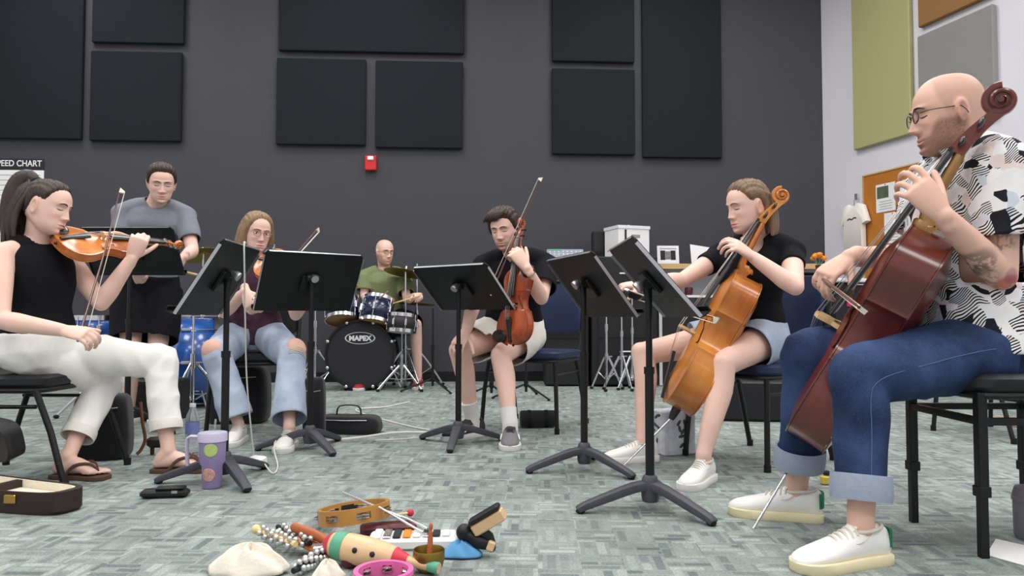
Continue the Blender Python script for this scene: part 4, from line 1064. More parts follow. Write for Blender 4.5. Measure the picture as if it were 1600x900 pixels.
def shoe(P, q, toe_dir, m_up, m_sole, heel_tab=None, size=.285, laces='lace_white', loc=None, high=.0, name='shoe', sole_h=.026, label=None, accent=None):
    A = loc or P.an[q]; d = V(toe_dir.x, toe_dir.y, 0).normalized(); sd = V(-d.y, d.x, 0)
    base = V(A.x, A.y, 0)-d*size*.27
    m3 = Matrix((sd, d, V(0,0,1))).transposed(); m4 = M4(m3, base); L_ = size
    PR = [(0,.022,.060),(.02,.030,.072),(.10,.034,.082),(.22,.035,.086),(.34,.036,.082),(.45,.040,.068),(.58,.045,.055),(.72,.0475,.043),(.85,.044,.034),(.94,.034,.026),(.985,.018,.016),(1.0,.008,.010)]
    mb = MB(); k = L_/.285; rings = []
    out = [(x*1.10+.003, y) for y, x, z in PR]
    for z, e in ((.0,.96),(.004,1.0),(sole_h,1.0),(sole_h+.002,.97)):
        rings.append([(x*k*e, (y*L_-.5*L_)*(.5+e/2)+.5*L_, z) for x, y in out]+[(-x*k*e, (y*L_-.5*L_)*(.5+e/2)+.5*L_, z) for x, y in reversed(out)])
    sh = None
    mb2 = MB(); rg = []
    for y, x, h in PR:
        h = h*k+(high if y < .4 else 0); r_ = []
        top = .62 if y < .40 else .5
        for i in range(18):
            t = 2*math.pi*i/18; cs, sn = math.cos(t), math.sin(t)
            X = math.copysign(abs(cs)**.75, cs)*x*k*(1 if sn < 0 else (1-.28*sn)); Z = sole_h*.6+(h+.006)*(.5+.5*math.copysign(abs(sn)**.8, sn))
            r_.append((X, y*L_, Z))
        rg.append(r_)
    mb2.rings(rg, m4); up_ = build(name, mb2, m_up, P.root, world=True, label=label, sub=1)
    mb.rings(rings, m4); build('sole', mb, m_sole, up_, world=True)
    # tongue, laces
    mb = MB(); mb.tube([m4@V(0,.56*L_,.062*k), m4@V(0,.44*L_,.084*k), m4@V(0,.335*L_,.106*k+high), m4@V(0,.30*L_,.122*k+high)], [(.012*k,.005*k),(.017*k,.006*k),(.020*k,.005*k),(.016*k,.003*k)], 10, side=sd, cap='round', sm=2); build('tongue', mb, m_up, up_, world=True)
    if laces:
        zt_s = lambda y: sole_h*.6+(np.interp(y, [a for a, b, h_ in PR], [h_ for a, b, h_ in PR])*k+(high if y < .4 else 0)+.006)*.985
        for i in range(5):
            y = .37+.052*i; w_ = .021-.0003*i; mb = MB(); z = zt_s(y)+.0015
            mb.tube([m4@V(-w_*1.3*k,(y-.010)*L_,z-.014*k), m4@V(-w_*.55*k,y*L_,z+.001), m4@V(w_*.55*k,(y+.012)*L_,zt_s(y+.012)+.0025), m4@V(w_*1.3*k,(y+.02)*L_,zt_s(y+.02)-.0125*k)], .0032*k, 6, sm=2); build('lace', mb, laces, up_, world=True)
        mb = MB(); mb.torus((0,0,0), .036*k, .0052*k, m4@T(0,.235*L_,.092*k+high)@RX(-7), n=28, m=8, sx=.92, sy=1.28); build('collar', mb, m_up if m_up != 'shoe_white' else 'lace_white', up_, world=True)
        for sx in (-1, 1):
            mb = MB(); mb.tube([m4@V(sx*.021*k,.585*L_,zt_s(.585)-.008*k), m4@V(sx*.030*k,.50*L_,zt_s(.5)-.020*k), m4@V(sx*.037*k,.38*L_,zt_s(.38)-.030*k), m4@V(sx*.037*k,.30*L_,zt_s(.30)-.022*k)], [(.0018*k,.0014*k)]*4, 6, sm=3); build('seam', mb, 'lace_white', up_, world=True)
    if heel_tab:
        mb = MB(); rg = []
        for z, e in ((.045,1.05),(.060,1.06),(.082,1.07),(.090,1.03)):
            rg.append([(math.sin(t)*.036*k*e, (.075-math.cos(t)*.080*e)*L_*.85+.0*L_, z*k) for t in np.linspace(-1.25, 1.25, 13)]+[(math.sin(t)*.030*k, (.075-math.cos(t)*.065)*L_*.85, z*k) for t in np.linspace(1.25, -1.25, 13)])
        mb.rings(rg, m4); build('heel_tab', mb, heel_tab, up_, world=True, label='green heel tab')
    if accent:
        for sx in (-1,1):
            mb = MB(); mb.tube([m4@V(sx*.046*k,.62*L_,.040*k), m4@V(sx*.041*k,.44*L_,.055*k), m4@V(sx*.037*k,.26*L_,.050*k)], [(.003,.004),(.004,.007),(.003,.004)], 8, sm=2); build('side_stripe', mb, accent, up_, world=True)
    return up_
HAIRLINES = dict(
    short=((0,.068),(.45,.066),(.8,.052),(1.05,.012),(1.25,-.022),(1.42,-.018),(1.5,.008),(1.85,.012),(2.1,-.045),(2.5,-.072),(3.15,-.075)),
    mop=((0,.060),(.45,.055),(.8,.040),(1.05,.0),(1.25,-.03),(1.42,-.03),(1.5,-.004),(1.85,.0),(2.1,-.05),(2.5,-.08),(3.15,-.085)),
    back=((0,.072),(.45,.068),(.8,.055),(1.05,.030),(1.25,.006),(1.42,.006),(1.55,.012),(1.85,.012),(2.1,-.03),(2.5,-.065),(3.15,-.07)),
    long=((0,.074),(.35,.070),(.6,.055),(.85,.02),(1.0,-.02),(1.2,-.06),(1.5,-.09),(2.1,-.10),(3.15,-.10)))
def hair_cap(P, m, thick, line, name='hair', seed=1, rough=.003, vol=0.0, side=0.0):
    Pp, zs, ph = head_rings(P.sex, 1.0, detail=False)
    X, Y, Z = Pp[..., 0], Pp[..., 1], Pp[..., 2]
    th = np.arctan2(np.abs(X), Y); hl = HAIRLINES[line]
    zh = np.interp(th, [a for a, b in hl], [b for a, b in hl])+.0016*np.sin(np.arctan2(X, Y)*37+seed)+.001*np.sin(np.arctan2(X, Y)*83)+side*X
    mk = sstep(-.006, .036, Z-zh)
    n = np.stack([X/.075**2, Y/.10**2, Z/.115**2], -1); n /= np.linalg.norm(n, axis=-1, keepdims=True)+1e-9
    az = np.arctan2(X, -Y); u = X/.075
    rid = np.sin(az*40+np.sin(Z*50+seed)*1.5)*.5+np.sin(u*34+Y*30+seed)*.5+np.sin(az*19+Z*33)*.4
    off = mk*(thick*(1+vol*sstep(.04, .10, Z)*sstep(-.06, .05, Y))+rough*rid)-(1-mk)*.010
    Q = Pp+n*off[..., None]
    mb = MB(); mb.rings([[tuple(p*P.hs) for p in r_] for r_ in Q], P.hm)
    return build(name, mb, m, P.root, world=True, sharp=80)
def lock(P, mb, pts, r, flat=.5, side=None):
    """strand clump through head-local points"""
    w = [P.hm@(V(*p)*P.hs) if not isinstance(p, Vector) else p for p in pts]
    n = len(r); mb.tube(w, [(a, a*flat) for a in r], 10, sm=4, cap='round', side=side)
def glasses(P, m, round_=True, w=.021, h=.017, z=-.003, out=.012, lens=True):
    root = thing_part('glasses', P.root)
    s, hm, sex = P.hs, P.hm, P.sex
    for sg in (-1, 1):
        c = V(sg*.031, .0945+out*.3, z)
        mb = MB(); n = 28; pts = [hm@((c+V(w*math.cos(2*math.pi*i/n), -abs(w*math.cos(2*math.pi*i/n)*sg+w*.2)*.12, h*math.sin(2*math.pi*i/n)))*s) for i in range(n+1)]
        mb.tube(pts, .0016*s, 6); fr = build('rim', mb, m, root, world=True)
        mb = MB(); mb.tube([hm@(V(sg*.052,.090,z+.006)*s), hm@(V(sg*.072,.070,z+.007)*s), hm@(V(sg*.079,.02,z+.006)*s), hm@(V(sg*.079,-.012,z+.004)*s), hm@(V(sg*.077,-.028,z-.018)*s)], .0013*s, 6, sm=2); build('temple', mb, m, root, world=True)
        if lens:
            mb = MB(); mb.rings([[hm@((c+V(w*.95*math.cos(2*math.pi*i/n), dy, h*.95*math.sin(2*math.pi*i/n)))*s) for i in range(n)] for dy in (-.0006,.0006)]); build('lens', mb, 'lens_glass', fr, world=True)
    mb = MB(); mb.tube([hm@(V(-.0105,.098,z+.004)*s), hm@(V(0,.101,z+.007)*s), hm@(V(.0105,.098,z+.004)*s)], .0014*s, 6, sm=2); build('bridge', mb, m, root, world=True)
    return root
def thing_part(name, parent):
    o = bpy.data.objects.new(name, None); COL.objects.link(o); o.parent = parent; o.empty_display_size = .02; return o
def denim(name, base, wash):
    m, nt, b = nodes_of(name); N = nt.nodes; L = nt.links
    tc = N.new('ShaderNodeTexCoord'); nz = N.new('ShaderNodeTexNoise'); nz.inputs['Scale'].default_value = 7; nz.inputs['Detail'].default_value = 4; L.new(tc.outputs['Object'], nz.inputs[0])
    n2 = N.new('ShaderNodeTexNoise'); n2.inputs['Scale'].default_value = 260; L.new(tc.outputs['Object'], n2.inputs[0])
    ad = N.new('ShaderNodeMath'); ad.operation = 'MULTIPLY_ADD'; L.new(n2.outputs[0], ad.inputs[0]); ad.inputs[1].default_value = .35; L.new(nz.outputs[0], ad.inputs[2])
    rg = N.new('ShaderNodeValToRGB'); rg.color_ramp.elements[0].position = .45; rg.color_ramp.elements[1].position = .95
    rg.color_ramp.elements[0].color = rgba(base); rg.color_ramp.elements[1].color = rgba(wash); L.new(ad.outputs[0], rg.inputs[0])
    L.new(rg.outputs[0], b.inputs['Base Color']); b.inputs['Roughness'].default_value = .85; b.inputs['Specular IOR Level'].default_value = .2
    bp = N.new('ShaderNodeBump'); bp.inputs['Strength'].default_value = .2; bp.inputs['Distance'].default_value = .004; L.new(n2.outputs[0], bp.inputs['Height']); L.new(bp.outputs[0], b.inputs['Normal'])
def patterned_shirt():
    """cream shirt with abstract black striped and pink / pale blue blocks"""
    m, nt, b = nodes_of('shirt_print'); N = nt.nodes; L = nt.links
    tc = N.new('ShaderNodeTexCoord')
    nz = N.new('ShaderNodeTexNoise'); nz.inputs['Scale'].default_value = 12; nz.inputs['Detail'].default_value = 1; L.new(tc.outputs['Object'], nz.inputs[0])
    wp = N.new('ShaderNodeVectorMath'); wp.operation = 'MULTIPLY_ADD'; L.new(nz.outputs['Color'], wp.inputs[0]); wp.inputs[1].default_value = (.06,)*3; L.new(tc.outputs['Object'], wp.inputs[2])
    vo = N.new('ShaderNodeTexVoronoi'); vo.inputs['Scale'].default_value = 29; L.new(wp.outputs[0], vo.inputs['Vector'])
    sp = N.new('ShaderNodeSeparateColor'); L.new(vo.outputs['Color'], sp.inputs[0])
    rg = N.new('ShaderNodeValToRGB'); cr = rg.color_ramp; cr.interpolation = 'CONSTANT'
    cols = [(0, srgb(236,234,234)),(.30, srgb(30,31,38)),(.38, srgb(238,236,236)),(.62, srgb(230,214,210)),(.72, srgb(206,214,226)),(.84, srgb(240,238,238)),(.95, srgb(34,35,42))]
    cr.elements[0].color = rgba(cols[0][1]); cr.elements[1].position = cols[1][0]; cr.elements[1].color = rgba(cols[1][1])
    for p, c in cols[2:]:
        e = cr.elements.new(p); e.color = rgba(c)
    L.new(sp.outputs[0], rg.inputs[0])
    mp = N.new('ShaderNodeMapping'); mp.inputs['Rotation'].default_value = (.5, .4, .6); L.new(wp.outputs[0], mp.inputs[0])
    wv = N.new('ShaderNodeTexWave'); wv.wave_type = 'BANDS'; wv.bands_direction = 'Z'; wv.inputs['Scale'].default_value = 44; wv.inputs['Distortion'].default_value = 1.2; wv.inputs['Detail Scale'].default_value = .4; L.new(mp.outputs[0], wv.inputs[0])
    g1 = N.new('ShaderNodeMath'); g1.operation = 'GREATER_THAN'; g1.inputs[1].default_value = .55; L.new(wv.outputs[0], g1.inputs[0])
    g2 = N.new('ShaderNodeMath'); g2.operation = 'GREATER_THAN'; g2.inputs[1].default_value = .56; L.new(sp.outputs[1], g2.inputs[0])
    ml = N.new('ShaderNodeMath'); ml.operation = 'MULTIPLY'; L.new(g1.outputs[0], ml.inputs[0]); L.new(g2.outputs[0], ml.inputs[1])
    mx = N.new('ShaderNodeMix'); mx.data_type = 'RGBA'; L.new(ml.outputs[0], mx.inputs[0]); L.new(rg.outputs[0], mx.inputs[6]); mx.inputs[7].default_value = rgba(srgb(32,33,40))
    L.new(mx.outputs[2], b.inputs['Base Color']); b.inputs['Roughness'].default_value = .85; b.inputs['Specular IOR Level'].default_value = .2
mat('skin', srgb(236,196,180), .52, var=.05, scale=30, vcol=True, spec=.35, bump=.03, bscale=300)
mat('skin_plain', srgb(232,186,168), .52, var=.06, scale=30, spec=.35)
mat('skin_tan', srgb(228,184,164), .52, var=.05, scale=30, vcol=True, spec=.35, bump=.03, bscale=300)
mat('hair_brown', srgb(62,46,38), .5, var=.35, scale=60, stretch=(1,1,.15), bump=.5, bscale=120)
mat('hair_dark', srgb(56,44,38), .45, var=.4, scale=70, stretch=(1,1,.15), bump=.5, bscale=140)
mat('hair_mid', srgb(122,97,76), .5, var=.35, scale=70, stretch=(1,1,.15), bump=.5, bscale=140)
mat('hair_blonde', srgb(140,112,84), .5, var=.3, scale=70, stretch=(1,1,.15), bump=.5, bscale=140)
mat('lash', srgb(48,36,32), .6, var=.1)
mat('eye_white', srgb(226,218,214), .3, var=.02)
mat('eye_dark', srgb(58,44,36), .2, var=.2)
mat('lens_glass', (.95,.96,.97), .02, trans=1, ior=1.05, var=0)
mat('glasses_dark', srgb(40,34,34), .35, var=.1)
mat('glasses_rose', srgb(176,120,112), .35, var=.1)
mat('cloth_black', srgb(21,22,27), .9, var=.12, scale=120, bump=.12, bscale=260, spec=.2)
mat('cloth_white', srgb(246,244,240), .85, var=.04, scale=12, bump=.12, bscale=260, spec=.2)
mat('cloth_cream', srgb(234,230,222), .85, var=.05, scale=12, bump=.12, bscale=260, spec=.2)
mat('cloth_grey', srgb(128,132,142), .9, var=.08, scale=90, bump=.12, bscale=260, spec=.2)
mat('cloth_olive', srgb(126,136,98), .9, var=.08, scale=90, bump=.12, bscale=260, spec=.2)
mat('cloth_print', srgb(34,27,33), .9, var=.5, scale=26, col2=srgb(92,62,78), spec=.2)
denim('denim_dark', srgb(26,38,66), srgb(62,84,124)); denim('denim_light', srgb(150,166,192), srgb(204,215,230)); denim('denim_pale', srgb(150,166,190), srgb(196,208,226))
mat('denim_cuff', srgb(150,160,178), .9, var=.15, scale=120)
mat('shoe_white', srgb(240,238,234), .5, var=.03, scale=20)
mat('sole_cream', srgb(232,222,182), .6, var=.04)
mat('sole_white', srgb(236,234,230), .6, var=.04)
mat('lace_white', srgb(214,208,196), .8, var=.05)
mat('heel_green', srgb(20,120,86), .55, var=.1)
mat('shoe_grey', srgb(120,118,120), .7, var=.2, scale=60)
mat('shoe_dark', srgb(52,52,60), .7, var=.2, scale=60)
mat('shoe_red', srgb(168,36,44), .6, var=.1)
mat('sock_white', srgb(232,230,228), .9, var=.05, bump=.2, bscale=200)
mat('sandal_brown', srgb(92,66,54), .7, var=.15)
patterned_shirt()
# ---------------------------------------------------------------- the seven players
def HD(q, D, N, curl=RELAX, **k):
    D = D.normalized(); N = (N-D*N.dot(D)).normalized()
    return dict(D=D, N=N, T=N.cross(D) if q == 'l' else D.cross(N), curl=curl, **k)
# --- chairs first
chair('black chair under the violinist in white trousers', V(-2.01, 3.07, 0), 90, 'black_vinyl', h=.43, d=.40, flare=.10)
chair('dark chair under the woman in ripped jeans', V(-1.50, 4.34, 0), 10, 'black_vinyl', h=.45)
chair('navy chair with its back showing beside the man in cream shorts', V(.13, 4.44, 0), -26, 'navy_vinyl', h=.46, w=.48)
chair('navy chair under the woman in denim shorts', V(1.13, 3.45, 0), -56, 'navy_vinyl', h=.45)
chair('tall black square-tube chair under the bald cellist', V(1.47, 2.215, 0), -90, 'black_vinyl', h=.50, kind='stool', w=.41, d=.42)
chair('empty black chair far right behind the bald cellist', V(2.72, 4.15, 0), 200, 'black_vinyl', h=.45)
# --- 1 violinist
P1 = make_person('woman in sleeveless black top and white cropped trousers playing a violin', dict(
    sex='f', s=.97, pelvis=pt(64, 548, 3.0), chest=pt(56, 381, 2.98), az_hip=84, az_sh=74, az_head=90, pitch=10, roll=-6,
    head=pt(75, 324, 2.96), wr_r=pt(98, 516, 2.74), el_r=(0, 500), wr_l=pt(206, 404, 3.10), el_l=(158, 474),
    an_r=pt(106, 713, 3.02), an_l=pt(263, 704, 3.14), kn_r=(166, 592), kn_l=(250, 566), barefoot=True, sole=.018,
    foot_r=V(1,-.12,1), foot_l=V(1,.05,-1), pants='long', voxel=.0043, hs=.93,
    hand_r=HD('r', V(1,-.1,-.15), V(.15,.55,-.8), BOWG), hand_l=HD('l', V(.35,.0,.9), V(-.45,.75,.15), [(45,75,40),(50,75,40),(55,75,40),(58,72,40)]), skin='skin', brow='hair_dark'))
shirt(P1, 'cloth_black', 'tank_top', ease=.007, sleeve=0, hem=.12, amp=.002)
trousers(P1, 'cloth_white', length=('long', .72), knee=.072, hem_r=.070, thigh=.094, waist=.2, amp=.009, freq=30)
for q in 'lr': cuff_ring(P1, q, 'cloth_cream', .066, .035)
hair_cap(P1, 'hair_dark', .009, 'back')
mb = MB()
lock(P1, mb, [(0,-.075,.085),(0,-.115,.115),(0,-.15,.09),(.0,-.16,.02),(0,-.15,-.08),(.01,-.14,-.19)], [.022,.036,.042,.045,.042,.018], .75)
rs_ = random.Random(5)
for i in range(26):
    a = rs_.uniform(-1, 1); dx = .062*a; dy = -.155+.085*abs(a)**1.5; L_ = -.16-.09*(1-abs(a))*rs_.uniform(.6, 1)
    lock(P1, mb, [(dx*.35,-.10,.10),(dx*.9,dy+.005,.05),(dx*1.1,dy-.012,-.04),(dx*1.2+rs_.uniform(-.008,.008),dy-.004,-.11),(dx*1.25+rs_.uniform(-.012,.012),dy+.012,L_)], [.010,.015,.016,.013,.004], .7)
build('ponytail', mb, 'hair_dark', P1.root, world=True, sharp=80)
mb = MB(); c_ = P1.hm@(V(0,-.088,.10)*P1.hs); mb.torus(c_, .024, .007, M4(frame_to((P1.hm.to_3x3()@V(0,-.8,.6))), V(0,0,0))); build('hair_tie', mb, 'black_cloth', P1.root, world=True)
def flipflop(P, q, d, m='sandal_brown'):
    d = V(d.x, d.y, 0).normalized(); sd = V(-d.y, d.x, 0); A = P.an[q]; base = V(A.x, A.y, 0)-d*.068
    m4 = M4(Matrix((sd, d, V(0,0,1))).transposed(), base); mb = MB()
    ol = [(.024,0),(.031,.03),(.031,.09),(.036,.15),(.043,.19),(.040,.225),(.025,.245)]
    poly = [(x, y) for x, y in ol]+[(-x, y) for x, y in reversed(ol)]
    mb.prism(poly, .0, .018, m4); so = build('flip_flop', mb, m, P.root, world=True, bevel=.003)
    mb = MB()
    for sx in (-1,1): mb.tube([m4@V(0,.205,.034), m4@V(sx*.016,.178,.064), m4@V(sx*.039,.125,.060), m4@V(sx*.042,.085,.016)], [(.004,.003),(.006,.003),(.007,.003),(.006,.003)], 8, sm=3)
    build('thong_strap', mb, m, so, world=True)
flipflop(P1, 'r', V(1,-.12,0)); flipflop(P1, 'l', V(1,.05,0))
# --- 2 standing man
P2 = make_person('man in grey tee and black shorts standing behind the violinist', dict(
    sex='m', s=.97, pelvis=pt(230, 452, 4.62), chest=pt(243, 321, 4.55), az_hip=15, az_sh=18, az_head=30, pitch=18,
    head=pt(252, 286, 4.46), wr_l=pt(287, 402, 4.26), el_l=(301, 392), wr_r=pt(212, 420, 4.30), el_r=(190, 398),
    an_l=V(pt(245,637,4.6).x, 4.68, .085), an_r=V(pt(205,637,4.6).x, 4.58, .085), kn_l=(246, 548), kn_r=(204, 546), foot_l=V(.2,-1,0), foot_r=V(-.2,-1,0),
    shirt=True, voxel=.005, hand_l=HD('l', V(-.25,-.5,-.8), V(-.8,.2,.2), GRIP), hand_r=HD('r', V(.3,-.6,-.6), V(.8,.1,0), GRIP), brow='hair_brown', stubble=.12))
shirt(P2, 'cloth_grey', ease=.013, sleeve=.72, sl_ease=.015, hem=-.02, amp=.006)
trousers(P2, 'cloth_black', name='shorts', length=('short', .86), hem_r=.115, thigh=.10, ease=.022, waist=.2, amp=.006)
hair_cap(P2, 'hair_brown', .012, 'short', vol=.5)
for q, d in (('l', V(.2,-1,0)), ('r', V(-.2,-1,0))): shoe(P2, q, d, 'shoe_dark', 'sole_white', size=.28)
# --- 3 viola player with glasses
P3 = make_person('woman with glasses, dark print top and ripped pale jeans playing a viola', dict(
    sex='f', s=.99, pelvis=pt(395, 524, 4.30), chest=pt(402, 409, 4.22), az_hip=8, az_sh=16, az_head=40, pitch=10, roll=-4,
    head=pt(401, 363, 4.12), wr_l=pt(482, 450, 3.92), el_l=(462, 492), wr_r=pt(384, 455, 3.76), el_r=(350, 488),
    an_l=pt(452, 668, 3.72), an_r=pt(373, 664, 3.88), kn_l=(455, 556), kn_r=(340, 556), foot_l=V(.1,-1,0), foot_r=V(.1,-1,0),
    shirt=True, pants='long', voxel=.0045, hand_l=HD('l', V(.4,.1,.8), V(-.3,.85,.1), [(45,75,40)]*4), hand_r=HD('r', V(.35,-.35,-.75), V(.35,.6,-.3), BOWG), brow='hair_mid', eyes_open=True))
shirt(P3, 'cloth_print', ease=.014, sleeve=.7, sl_ease=.02, hem=-.08, amp=.005)
jeans3 = trousers(P3, 'denim_light', name='jeans', length=('long', .90), knee=.082, hem_r=.098, thigh=.102, waist=.2, amp=.009, freq=24)
for q in 'lr':
    K_, H, A = P3.kn[q], P3.hip[q], P3.an[q]; out = ((K_-H).normalized()+(K_-A).normalized()).normalized()
    cn = K_+out*.060+(A-K_).normalized()*.005
    mb = MB(); mb.ell(cn, (.056,.034,.060), M4(frame_to((A-K_), out), V(0,0,0)), n=18, m=12); build('bare_knee', mb, 'skin_plain' if 'skin_plain' in M else 'skin', P3.root, world=True, label='skin showing through ripped jeans knee')
    for j in range(4):
        mb = MB(); p = cn+out*.033+(A-K_).normalized()*(.028+.010*j); sd = out.cross(A-K_).normalized()
        mb.tube([p-sd*.052-out*.024, p-sd*.02-out*.002*j, p+sd*.02-out*.002*j, p+sd*.052-out*.024], .0022, 6, sm=2); build('frayed_thread', mb, 'lace_white', jeans3, world=True)
hair_cap(P3, 'hair_blonde', .012, 'long')
mb = MB()
for sx in (-1,1):
    for a, (dx, dy, zz_, L_) in enumerate(((.074,.02,.02,-.17),(.078,-.01,.02,-.21),(.072,-.045,.03,-.23),(.05,-.08,.03,-.24),(.02,-.095,.03,-.25))):
        lock(P3, mb, [(sx*dx*.8,dy-.005,.07),(sx*dx*1.04,dy,zz_-.02),(sx*dx*1.14,dy-.01,-.09),(sx*dx*1.12,dy-.005,L_)], [.018,.024,.024,.010], .5)
build('long_hair', mb, 'hair_blonde', P3.root, world=True, sharp=80)
glasses(P3, 'glasses_rose', w=.022, h=.016)
for q in 'lr': shoe(P3, q, V(.05,-1,0), 'shoe_white', 'sole_white', size=.255)
# --- 4 drummer
P4 = make_person('bald man with glasses and olive green tee seated at the drum kit', dict(
    sex='m', s=1.0, pelvis=pt(603, 500, 7.05), chest=pt(601, 423, 6.98), az_hip=15, az_sh=12, az_head=38, pitch=6,
    head=pt(601, 394, 6.92), wr_l=pt(648, 462, 6.62), el_l=(636, 469), wr_r=pt(582, 472, 6.72), el_r=(569, 462),
    an_l=pt(654, 588, 6.82), an_r=pt(565, 588, 6.7), kn_l=(650, 508), kn_r=(568, 512), foot_l=V(.1,-1,0), foot_r=V(.0,-1,0),
    shirt=True, voxel=.006, hand_l=HD('l', V(.35,-.7,.1), V(0,.2,-1), GRIP), hand_r=HD('r', V(.5,-.8,0), V(0,.2,-1), GRIP), brow='hair_brown', stubble=.7, shave=.3))
shirt(P4, 'cloth_olive', ease=.018, sleeve=.75, sl_ease=.024, hem=-.08, amp=.006)
trousers(P4, 'cloth_black', name='shorts', length=('short', .9), hem_r=.10, thigh=.10, ease=.02, waist=.2)
glasses(P4, 'glasses_dark', w=.023, h=.015, lens=False)
for q in 'lr': shoe(P4, q, V(.05,-1,0), 'shoe_red', 'sole_white', size=.29)
# --- 5 centre man
P5 = make_person('man in black tee and cream shorts holding a viola upright', dict(
    sex='m', s=1.0, pelvis=pt(801, 520, 4.34), chest=pt(806, 400, 4.18), az_hip=-12, az_sh=-8, az_head=-24, pitch=14, roll=4,
    head=pt(789, 358, 4.06), hs=.95, wr_l=pt(823, 419, 3.80), el_l=(846, 466), wr_r=pt(728, 519, 3.94), el_r=(741, 470),
    an_l=pt(797, 664, 3.82), an_r=pt(738, 652, 4.06), kn_l=(782, 556), kn_r=(717, 549), foot_l=V(.0,-1,0), foot_r=V(-.75,-.8,0),
    shirt=True, voxel=.0045, hand_l=HD('l', V(-.55,.0,.8), V(-.35,.9,-.1), [(50,70,40)]*4), hand_r=HD('r', V(-.35,-.6,-.55), V(.1,.6,-.8), RELAX), brow='hair_brown', stubble=.75))
shirt(P5, 'cloth_black', ease=.014, sleeve=.72, sl_ease=.020, hem=-.06, amp=.005)
trousers(P5, 'cloth_cream', name='shorts', length=('short', .70), hem_r=.108, thigh=.10, ease=.018, waist=.2, amp=.006)
hair_cap(P5, 'hair_brown', .015, 'mop', rough=.005, vol=.7, side=.12)
mb = MB()
for i in range(6):
    x0 = -.055+.016*i; lock(P5, mb, [(x0+.02,.05,.112),(x0+.008,.082,.100),(x0-.012,.096,.078),(x0-.03,.093,.060)], [.012,.013,.010,.003], .6)
build('fringe', mb, 'hair_brown', P5.root, world=True, sharp=80)
for q, d in (('l', V(.0,-1,0)), ('r', V(-.75,-.8,0))):
    a, b = P5.an[q], P5.an[q]+(P5.kn[q]-P5.an[q])*.23
    mb = MB(); mb.tube([V(a.x,a.y,.05), a, a+(b-a)*.5, b], [.041,.041,.042,.046], 18, sm=2); build('sock', mb, 'sock_white', P5.root, world=True)
    shoe(P5, q, d, 'shoe_grey' if q == 'l' else 'shoe_dark', 'sole_white', size=.29, laces='shoe_dark', accent='sole_white')
w_ = P5.wr['l']; d_ = (w_-P5.el['l']).normalized(); mb = MB(); mb.tube([w_-d_*.035, w_-d_*.012], .036, 18); build('wristwatch', mb, 'black_plastic', P5.root, world=True)
# --- 6 woman cellist
P6 = make_person('woman in black tee and denim shorts playing the amber cello', dict(
    sex='f', s=1.03, pelvis=pt(1170, 527, 3.42), chest=pt(1180, 378, 3.36), az_hip=-52, az_sh=-38, az_head=-74, pitch=10,
    head=pt(1167, 323, 3.30), wr_l=pt(1177, 402, 3.12), el_l=(1243, 449), wr_r=pt(1004, 444, 3.22), el_r=(1066, 438),
    an_l=pt(1099, 712, 2.95), an_r=pt(1004, 690, 3.38), kn_l=(1130, 569), kn_r=(1004, 552), foot_l=V(-.55,-.75,0), foot_r=V(-1,-.25,0),
    shirt=True, voxel=.0045, hand_l=HD('l', V(-.8,-.15,.55), V(-.35,.65,-.6), [(25,45,25),(30,50,25),(35,50,30),(40,50,30)], spread=.05), hand_r=HD('r', V(-1,-.1,-.1), V(0,.2,-1), BOWG), brow='hair_mid'))
shirt(P6, 'cloth_black', ease=.010, sleeve=.42, sl_ease=.006, hem=.02, amp=.003, openings=[(P6.chest+P6.Fs*.055-P6.up*.035, (P6.Fs+P6.up*.9), .060, .05)])
trousers(P6, 'denim_pale', name='denim_shorts', length=('short', .44), hem_r=.105, thigh=.098, ease=.014, waist=.2, amp=.004)
hair_cap(P6, 'hair_mid', .011, 'back', rough=.004)
mb = MB()
for sx, dx, dy, L_ in ((1,.045,-.085,-.17),(-1,.045,-.085,-.16),(1,.015,-.10,-.18),(-1,.02,-.10,-.17),(1,.06,-.06,-.15)):
    lock(P6, mb, [(sx*dx,dy+.01,.03),(sx*dx*1.1,dy-.012,-.04),(sx*dx*1.2,dy-.01,-.10),(sx*dx*1.3,dy+.005,L_)], [.020,.026,.022,.008], .6)
lock(P6, mb, [(.055,.02,.085),(.07,-.03,.055),(.05,-.09,.03),(.0,-.115,.02)], [.012,.016,.017,.014], .7)
lock(P6, mb, [(-.055,.03,.08),(-.073,.0,.04),(-.075,.03,-.05),(-.06,.06,-.13)], [.010,.010,.007,.003], .6)
build('pinned_hair', mb, 'hair_mid', P6.root, world=True, sharp=80)
for q, d in (('l', V(-.55,-.75,0)), ('r', V(-1,-.25,0))): shoe(P6, q, d, 'shoe_white', 'sole_white', size=.265)
# --- 7 bald cellist
def tattoo(P, co, col):
    E, W, S = [np.array(v) for v in (P.el['l'], P.wr['l'], P.sh['l'])]
    rs = np.random.RandomState(4)
    def blot(c, r, t, seed, dens=.0):
        nonlocal col
        d = np.linalg.norm((co-c), axis=1)/r; n = folds(co, seed, 170)+folds(co, seed+9, 70)
        w = (sstep(1.15, .75, d)*(n > dens)*.72)[:, None]; col = col*(1-w)+col*np.array(t)*w
    cam_side = np.array([-.1,-.04,.0])*.35
    ink = (.30,.32,.34)
    blot(E+(W-E)*.28+cam_side, .05, ink, 1, -.25); blot(E+(S-E)*.30+cam_side, .055, ink, 2, .1); blot(E+(S-E)*.58+cam_side, .05, ink, 3, .15)
    blot(E+(W-E)*.08+cam_side+np.array([-.03,0,-.02]), .05, ink, 5, .0)
    e2 = E-(np.array(P.chest)-E)*0+np.array([.0,-.03,-.035])
    blot(e2, .042, (.75,.22,.22), 6, -.5); blot(e2+np.array([0,-.01,.035]), .024, (.55,.42,.66), 7, -.9)
    E2, W2 = np.array(P.el['r']), np.array(P.wr['r']); blot(E2+(W2-E2)*.45, .05, ink, 8, .0)
    return col
